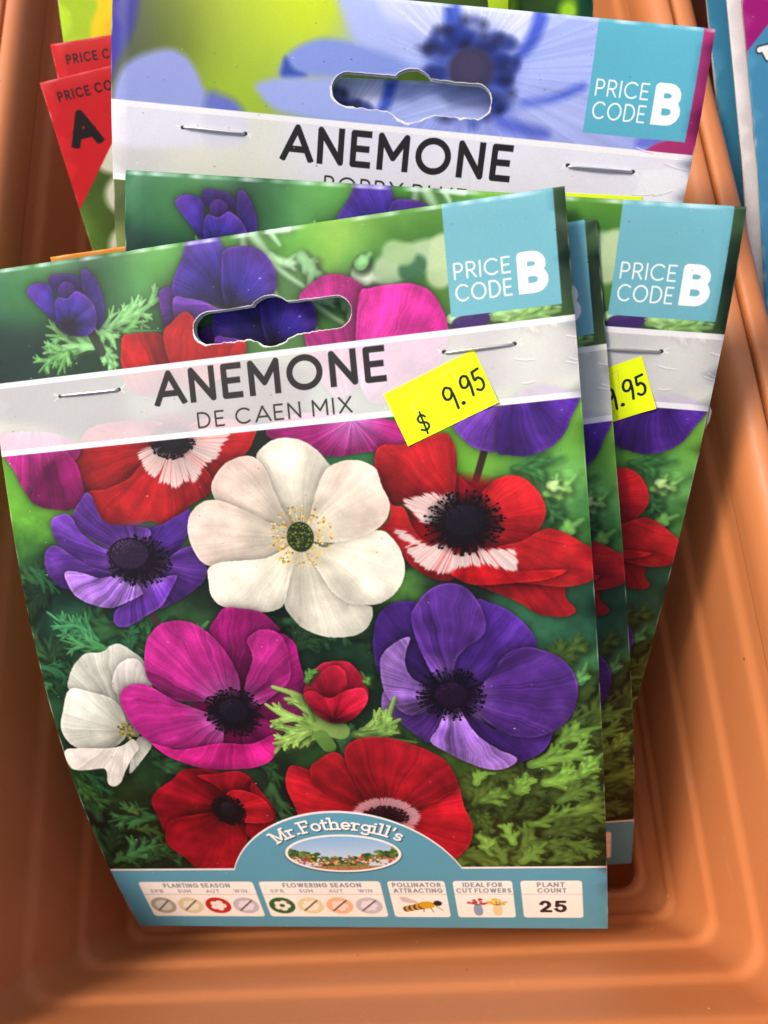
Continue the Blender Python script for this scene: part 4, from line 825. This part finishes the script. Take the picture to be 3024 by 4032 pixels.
# ---------------------------------------------------------------- packets
GRID_S = np.arange(0, 260.5, .5)
class Sheet:
    """a card bent along its length: pose (rotation vector, position) in camera mm and a bend polynomial"""
    def __init__(s, P, w, L, fold=.9, back=46.0):
        P = np.array(P, float); r = P[:3]; t = np.linalg.norm(r); k = r / t
        K = np.array([[0, -k[2], k[1]], [k[2], 0, -k[0]], [-k[1], k[0], 0]])
        s.R = np.eye(3) + math.sin(t) * K + (1 - math.cos(t)) * K @ K; s.t = P[3:6]; s.c = P[6:9]; s.w, s.L, s.f, s.back = w, L, fold, back
        x = GRID_S / 220; th = s.c[0] * x + s.c[1] * x * x + s.c[2] * x ** 3
        th = th - (P[9] if len(P) > 9 else 0.) * np.clip(1 - GRID_S / 25, 0, 1); s.th = th
        s.Y = np.concatenate([[0], np.cumsum((np.cos(th)[1:] + np.cos(th)[:-1]) / 2) * .5]); s.Z = np.concatenate([[0], np.cumsum((np.sin(th)[1:] + np.sin(th)[:-1]) / 2) * .5])
    def at(s, u, v, off=0.):
        """point on the sheet; off is mm along the inward normal (positive = away from the viewer)"""
        u = np.asarray(u, float); v = np.broadcast_to(np.asarray(v, float), u.shape); off = np.broadcast_to(np.asarray(off, float), u.shape)
        f = s.f; y = np.empty_like(v); z = np.empty_like(v)
        a = v >= 0
        th = np.interp(v, GRID_S, s.th); y0 = np.interp(v, GRID_S, s.Y); z0 = np.interp(v, GRID_S, s.Z)
        y[a] = (y0 - np.sin(th) * off)[a]; z[a] = (z0 + np.cos(th) * off)[a]
        b = (v < 0) & (v > -math.pi * f); ph = -v / f; rr = f - off; t0 = s.th[0]
        yy_ = -rr * np.sin(ph); zz_ = f - rr * np.cos(ph)
        y[b] = (yy_ * math.cos(t0) - zz_ * math.sin(t0))[b]; z[b] = (yy_ * math.sin(t0) + zz_ * math.cos(t0))[b]
        c = v <= -math.pi * f; q = -v - math.pi * f; th = np.interp(q, GRID_S, s.th); o2 = 2 * f - off
        y[c] = (np.interp(q, GRID_S, s.Y) - np.sin(th) * o2)[c]; z[c] = (np.interp(q, GRID_S, s.Z) + np.cos(th) * o2)[c]
        X = np.stack([u, y, z], -1) @ s.R.T + s.t
        return to_world(X)
    def base(s):
        return s.at(np.array([0.]), np.array([s.L]))[0]

def build_card(sh, mats, parent, org, hole=True, seed=1, thick=.38):
    w, L, f = sh.w, sh.L, sh.f; h = w / 2; rs = random.Random(seed)
    vals = [-(math.pi * f + sh.back) + k for k in np.arange(0, sh.back, 6.5)] + [-math.pi * f * k / 8 for k in range(8, 0, -1)] + list(np.arange(0, L, 3.6)) + [L]
    us = list(np.linspace(-h, h, 33)); pts = []; idx = {}
    for j, v in enumerate(vals):
        for i, u in enumerate(us):
            jx = rs.uniform(-.07, .07) if i in (0, len(us) - 1) else 0
            jy = rs.uniform(-.06, .06) if j in (0, len(vals) - 1) else 0
            pts.append((u + jx, v + jy)); idx[i, j] = len(pts) - 1
    nU, nV = len(us), len(vals); edges = []
    loop = [idx[i, 0] for i in range(nU)] + [idx[nU - 1, j] for j in range(1, nV)] + [idx[i, nV - 1] for i in range(nU - 2, -1, -1)] + [idx[0, j] for j in range(nV - 2, 0, -1)]
    edges += [(loop[k], loop[(k + 1) % len(loop)]) for k in range(len(loop))]
    holes = []
    if hole:
        for kind in (0, 1):
            p = euro_hole(seed)
            if kind: p = [(x * 1. + .1, -math.pi * f - y - .1) for x, y in p]
            holes.append(p); b = len(pts); pts += p; edges += [(b + k, b + (k + 1) % len(p)) for k in range(len(p))]
        # drop grid points that fall in or too near the holes
    def inside(x, y, p):
        c = False
        for (x0, y0), (x1, y1) in zip(p, p[1:] + p[:1]):
            if (y0 > y) != (y1 > y) and x < (x1 - x0) * (y - y0) / (y1 - y0) + x0: c = not c
        return c
    r = geometry.delaunay_2d_cdt([Vector(p) for p in pts], edges, [], 0, 1e-5)
    V = np.array([(v.x, v.y) for v in r[0]]); T = []
    for t in r[2]:
        c = V[list(t)].mean(0)
        if not any(inside(c[0], c[1], p) for p in holes): T.append(tuple(t))
    # orient and build both skins and the cut edges
    T = [t if np.cross(V[t[1]] - V[t[0]], V[t[2]] - V[t[0]]) > 0 else t[::-1] for t in T]
    cnt = {}
    for t in T:
        for a, b in zip(t, t[1:] + t[:1]): cnt[(a, b)] = 1
    bound = [(a, b) for (a, b) in cnt if (b, a) not in cnt]
    n = len(V); A = sh.at(V[:, 0], V[:, 1], 0.); Bk = sh.at(V[:, 0], V[:, 1], thick)
    verts = np.concatenate([A, Bk, A, Bk]); F = []; mi = []
    for t in T: F.append(t[::-1]); mi.append(0)
    for t in T: F.append(tuple(x + n for x in t)); mi.append(1)
    for a, b in bound: F.append((a + 2 * n, b + 2 * n, b + 3 * n, a + 3 * n)); mi.append(1)
    uv = np.stack([(V[:, 0] + h) / w, 1 - np.abs(V[:, 1]) / L], -1)
    uv[V[:, 1] < 0, 1] = 1 - np.abs(V[V[:, 1] < 0, 1]) * .2 / L
    return mesh_obj('card', verts, F, mats, parent, org, True, mi, np.concatenate([uv] * 4))

def build_staple(sh, u0, u1, v0, v1, mat, parent, org):
    r = .36; path = [(0., .9), (0.01, .25), (.02, -.12), (.05, -.30), (.2, -.36)] + [(k, -.36 - .12 * math.sin(math.pi * k)) for k in (.35, .5, .65)] + [(.8, -.36), (.95, -.30), (.98, -.12), (.99, .25), (1., .9)]
    P = np.array([sh.at(np.array([u0 + (u1 - u0) * t]), np.array([v0 + (v1 - v0) * t]), o)[0] for t, o in path]); V = []; F = []; m = 8
    for i in range(len(P)):
        d = P[min(i + 1, len(P) - 1)] - P[max(i - 1, 0)]; d /= np.linalg.norm(d); a = np.cross(d, [0, .7, .7]); a /= np.linalg.norm(a); b = np.cross(d, a)
        for k in range(m): t = 2 * math.pi * k / m; V.append(P[i] + (a * math.cos(t) + b * math.sin(t) * .8) * r / 1000)
    for i in range(len(P) - 1):
        for k in range(m): F.append((i * m + k, i * m + (k + 1) % m, (i + 1) * m + (k + 1) % m, (i + 1) * m + k))
    return mesh_obj('staple', V, F, [mat], parent, org)

def build_sticker(sh, uc, vc, ang, mats, parent, org, w=22.4, h=13.0, lift=.14):
    nx, ny = 16, 10; c, s = math.cos(ang), math.sin(ang); V = []; uv = []; U = []; VV = []; O = []
    for j in range(ny + 1):
        for i in range(nx + 1):
            x, y = (i / nx - .5) * w, (j / ny - .5) * h
            U.append(uc + x * c - y * s); VV.append(vc + x * s + y * c)
            cur = max(0, (i / nx) - .82) * max(0, (j / ny) - .6) * 9 + max(0, .15 - i / nx) * 1.6
            O.append(-lift - cur); uv.append((i / nx, 1 - j / ny))
    top = sh.at(np.array(U), np.array(VV), np.array(O)); bot = sh.at(np.array(U), np.array(VV), np.array(O) + .09)
    n = len(U); F = []; mi = []; q = nx + 1
    for j in range(ny):
        for i in range(nx):
            a = j * q + i; F.append((a, a + q, a + q + 1, a + 1)); mi.append(0); F.append((a + n, a + 1 + n, a + q + 1 + n, a + q + n)); mi.append(1)
    rim = [i for i in range(q)] + [j * q + nx for j in range(1, ny + 1)] + [ny * q + i for i in range(nx - 1, -1, -1)] + [j * q for j in range(ny - 1, 0, -1)]
    for a, b in zip(rim, rim[1:] + rim[:1]): F.append((a, b, b + n, a + n)); mi.append(1)
    return mesh_obj('price_sticker', np.concatenate([top, bot]), F, mats, parent, org, False, mi, np.array(uv + uv))

def build_bag(sh, mat, parent, org, x0, x1, v0, v1, depth, seed=1):
    """clear film sleeve behind the card, a little wider than it where it shows"""
    rs = np.random.RandomState(seed); nx, ny = 26, 40; V = []; F = []
    us = np.linspace(x0, x1, nx + 1); vs_ = np.linspace(v0, v1, ny + 1)
    wav = np.interp(np.arange(ny + 1), np.linspace(0, ny, 12), rs.rand(12)) ** 2 * 1.6
    for side in (0, 1):
        for j, v in enumerate(vs_):
            e = np.array(us); e[0] -= wav[j]; e[-1] += wav[-j - 1]
            o = .55 + side * depth * np.sin(np.pi * np.linspace(0, 1, nx + 1)) ** .5 * min(1, 4 * j / ny, 4 * (ny - j) / ny + .1)
            V.append(sh.at(e, np.full(nx + 1, v), o))
    V = np.concatenate(V); q = nx + 1; n = q * (ny + 1)
    for s_ in (0, 1):
        for j in range(ny):
            for i in range(nx): a = s_ * n + j * q + i; F.append((a, a + q, a + q + 1, a + 1) if s_ == 0 else (a, a + 1, a + q + 1, a + q))
    return mesh_obj('plastic_bag', V, F, [mat], parent, org)

PAPER = flat_mat('card_stock', (.80, .77, .72), .7); STEEL = flat_mat('staple_wire', (.78, .76, .73), .34, 1.0); FILM = clear_mat()
IMG = {'blue2': to_image('blue_petal_print', paint_blue(-300)), 'mix': to_image('anemone_mix_print', paint_mix()), 'blue': to_image('blue_anemone_print', paint_blue())}
for k, (w, h) in dict(red=(120, 170), yellow=(130, 170), green=(130, 180), orange=(120, 170), magenta=(120, 180), white=(124, 180), blue=(120, 180)).items():
    IMG['s_' + k] = to_image(k + '_packet_print', paint_simple(k, w, h))
MAT = {k: print_mat(k + '_print', i) for k, i in IMG.items()}
LABEL = print_mat('fluorescent_label', to_image('price_label', paint_sticker()), .5); LABEL_EDGE = flat_mat('label_edge', (.78, .92, .03), .5)

def packet(key, mat, w, L, label, group, hole=True, staples=(), sticker=None, bag=None, seed=1, fold=.9):
    sh = Sheet(POSE[key], w, L, fold); org = sh.base()
    e = empty('seed_packet', tuple(org), label, 'packet', group)
    build_card(sh, [MAT[mat], PAPER], e, org, hole, seed)
    for s in staples: build_staple(sh, *s, STEEL, e, org)
    if sticker:
        o = build_sticker(sh, *sticker, [LABEL, LABEL_EDGE], e, org); o['label'] = 'fluorescent yellow price sticker'
    if bag: build_bag(sh, FILM, e, org, *bag, seed)
    return sh
G1 = 'packets filed in the terracotta trough'
ST = ((-52.3, -37.2, 31.3, 31.5), (41.3, 56.6, 31.7, 31.5))
packet('P1', 'mix', 140, 195.9, 'mixed anemone packet at the very front, its whole flower print showing', G1, True, ST, (39.5, 41.6, -.352), (-67, 67, 30, 192, .4), 1)
packet('P2', 'mix', 140, 195.9, 'mixed anemone packet just behind the front one, only a narrow right strip showing', G1, True, ST[1:], None, (-67, 67, 30, 192, .3), 2)
packet('P3', 'mix', 140, 195.9, 'mixed anemone packet tilted right, third back, its corner over the trough rim', G1, True, ST, (45.0, 43.3, -.42), (-66, 69.7, 28, 58, 1.2), 3)
packet('P4', 'blue', 140, 195.9, 'blue anemone packet with stapled white title band, standing behind the mixed ones', G1, True, ST, (49.2, 43.7, -.045), (-67, 68, 30, 190, 5.0), 4)
packet('P4b', 'blue2', 122, 180, 'blue packet hidden behind another, seen through its hang hole', G1, True, (), None, None, 5)
packet('PR1', 's_red', 120, 170, 'red cornered packet with a big black A, nearer of the two at left', G1, False, (), None, None, 6, .5)
packet('PR2', 's_red', 120, 170, 'red cornered packet farther back at left, only its PRICE line showing', G1, False, (), None, None, 7, .5)
packet('P7', 's_yellow', 130, 170, 'lime green packet with yellow flower, at top left behind the red packets', G1, False, (), None, None, 8, .5)
packet('OR', 's_orange', 120, 170, 'orange packet showing only its top edge above the front packet at left', G1, False, (), None, None, 9, .5)
packet('P5a', 's_green', 130, 180, 'dark green leafy packet at the top edge, right of its neighbour', G1, False, (), None, None, 10, .5)
packet('P5b', 's_green', 130, 180, 'dark green leafy packet at the top edge, left and behind its neighbour', G1, False, (), None, None, 11, .5)
packet('N1', 's_magenta', 120, 180, 'magenta and blue packet in the next trough at the right edge', 'packets in the next trough', False, (), None, None, 12, .5)
packet('N2', 's_white', 124, 180, 'white backed packet behind the magenta and blue one', 'packets in the next trough', False, (), None, None, 13, .5)
packet('N3', 's_blue', 120, 180, 'plain blue packet farthest left in the next trough', 'packets in the next trough', False, (), None, None, 14, .5)
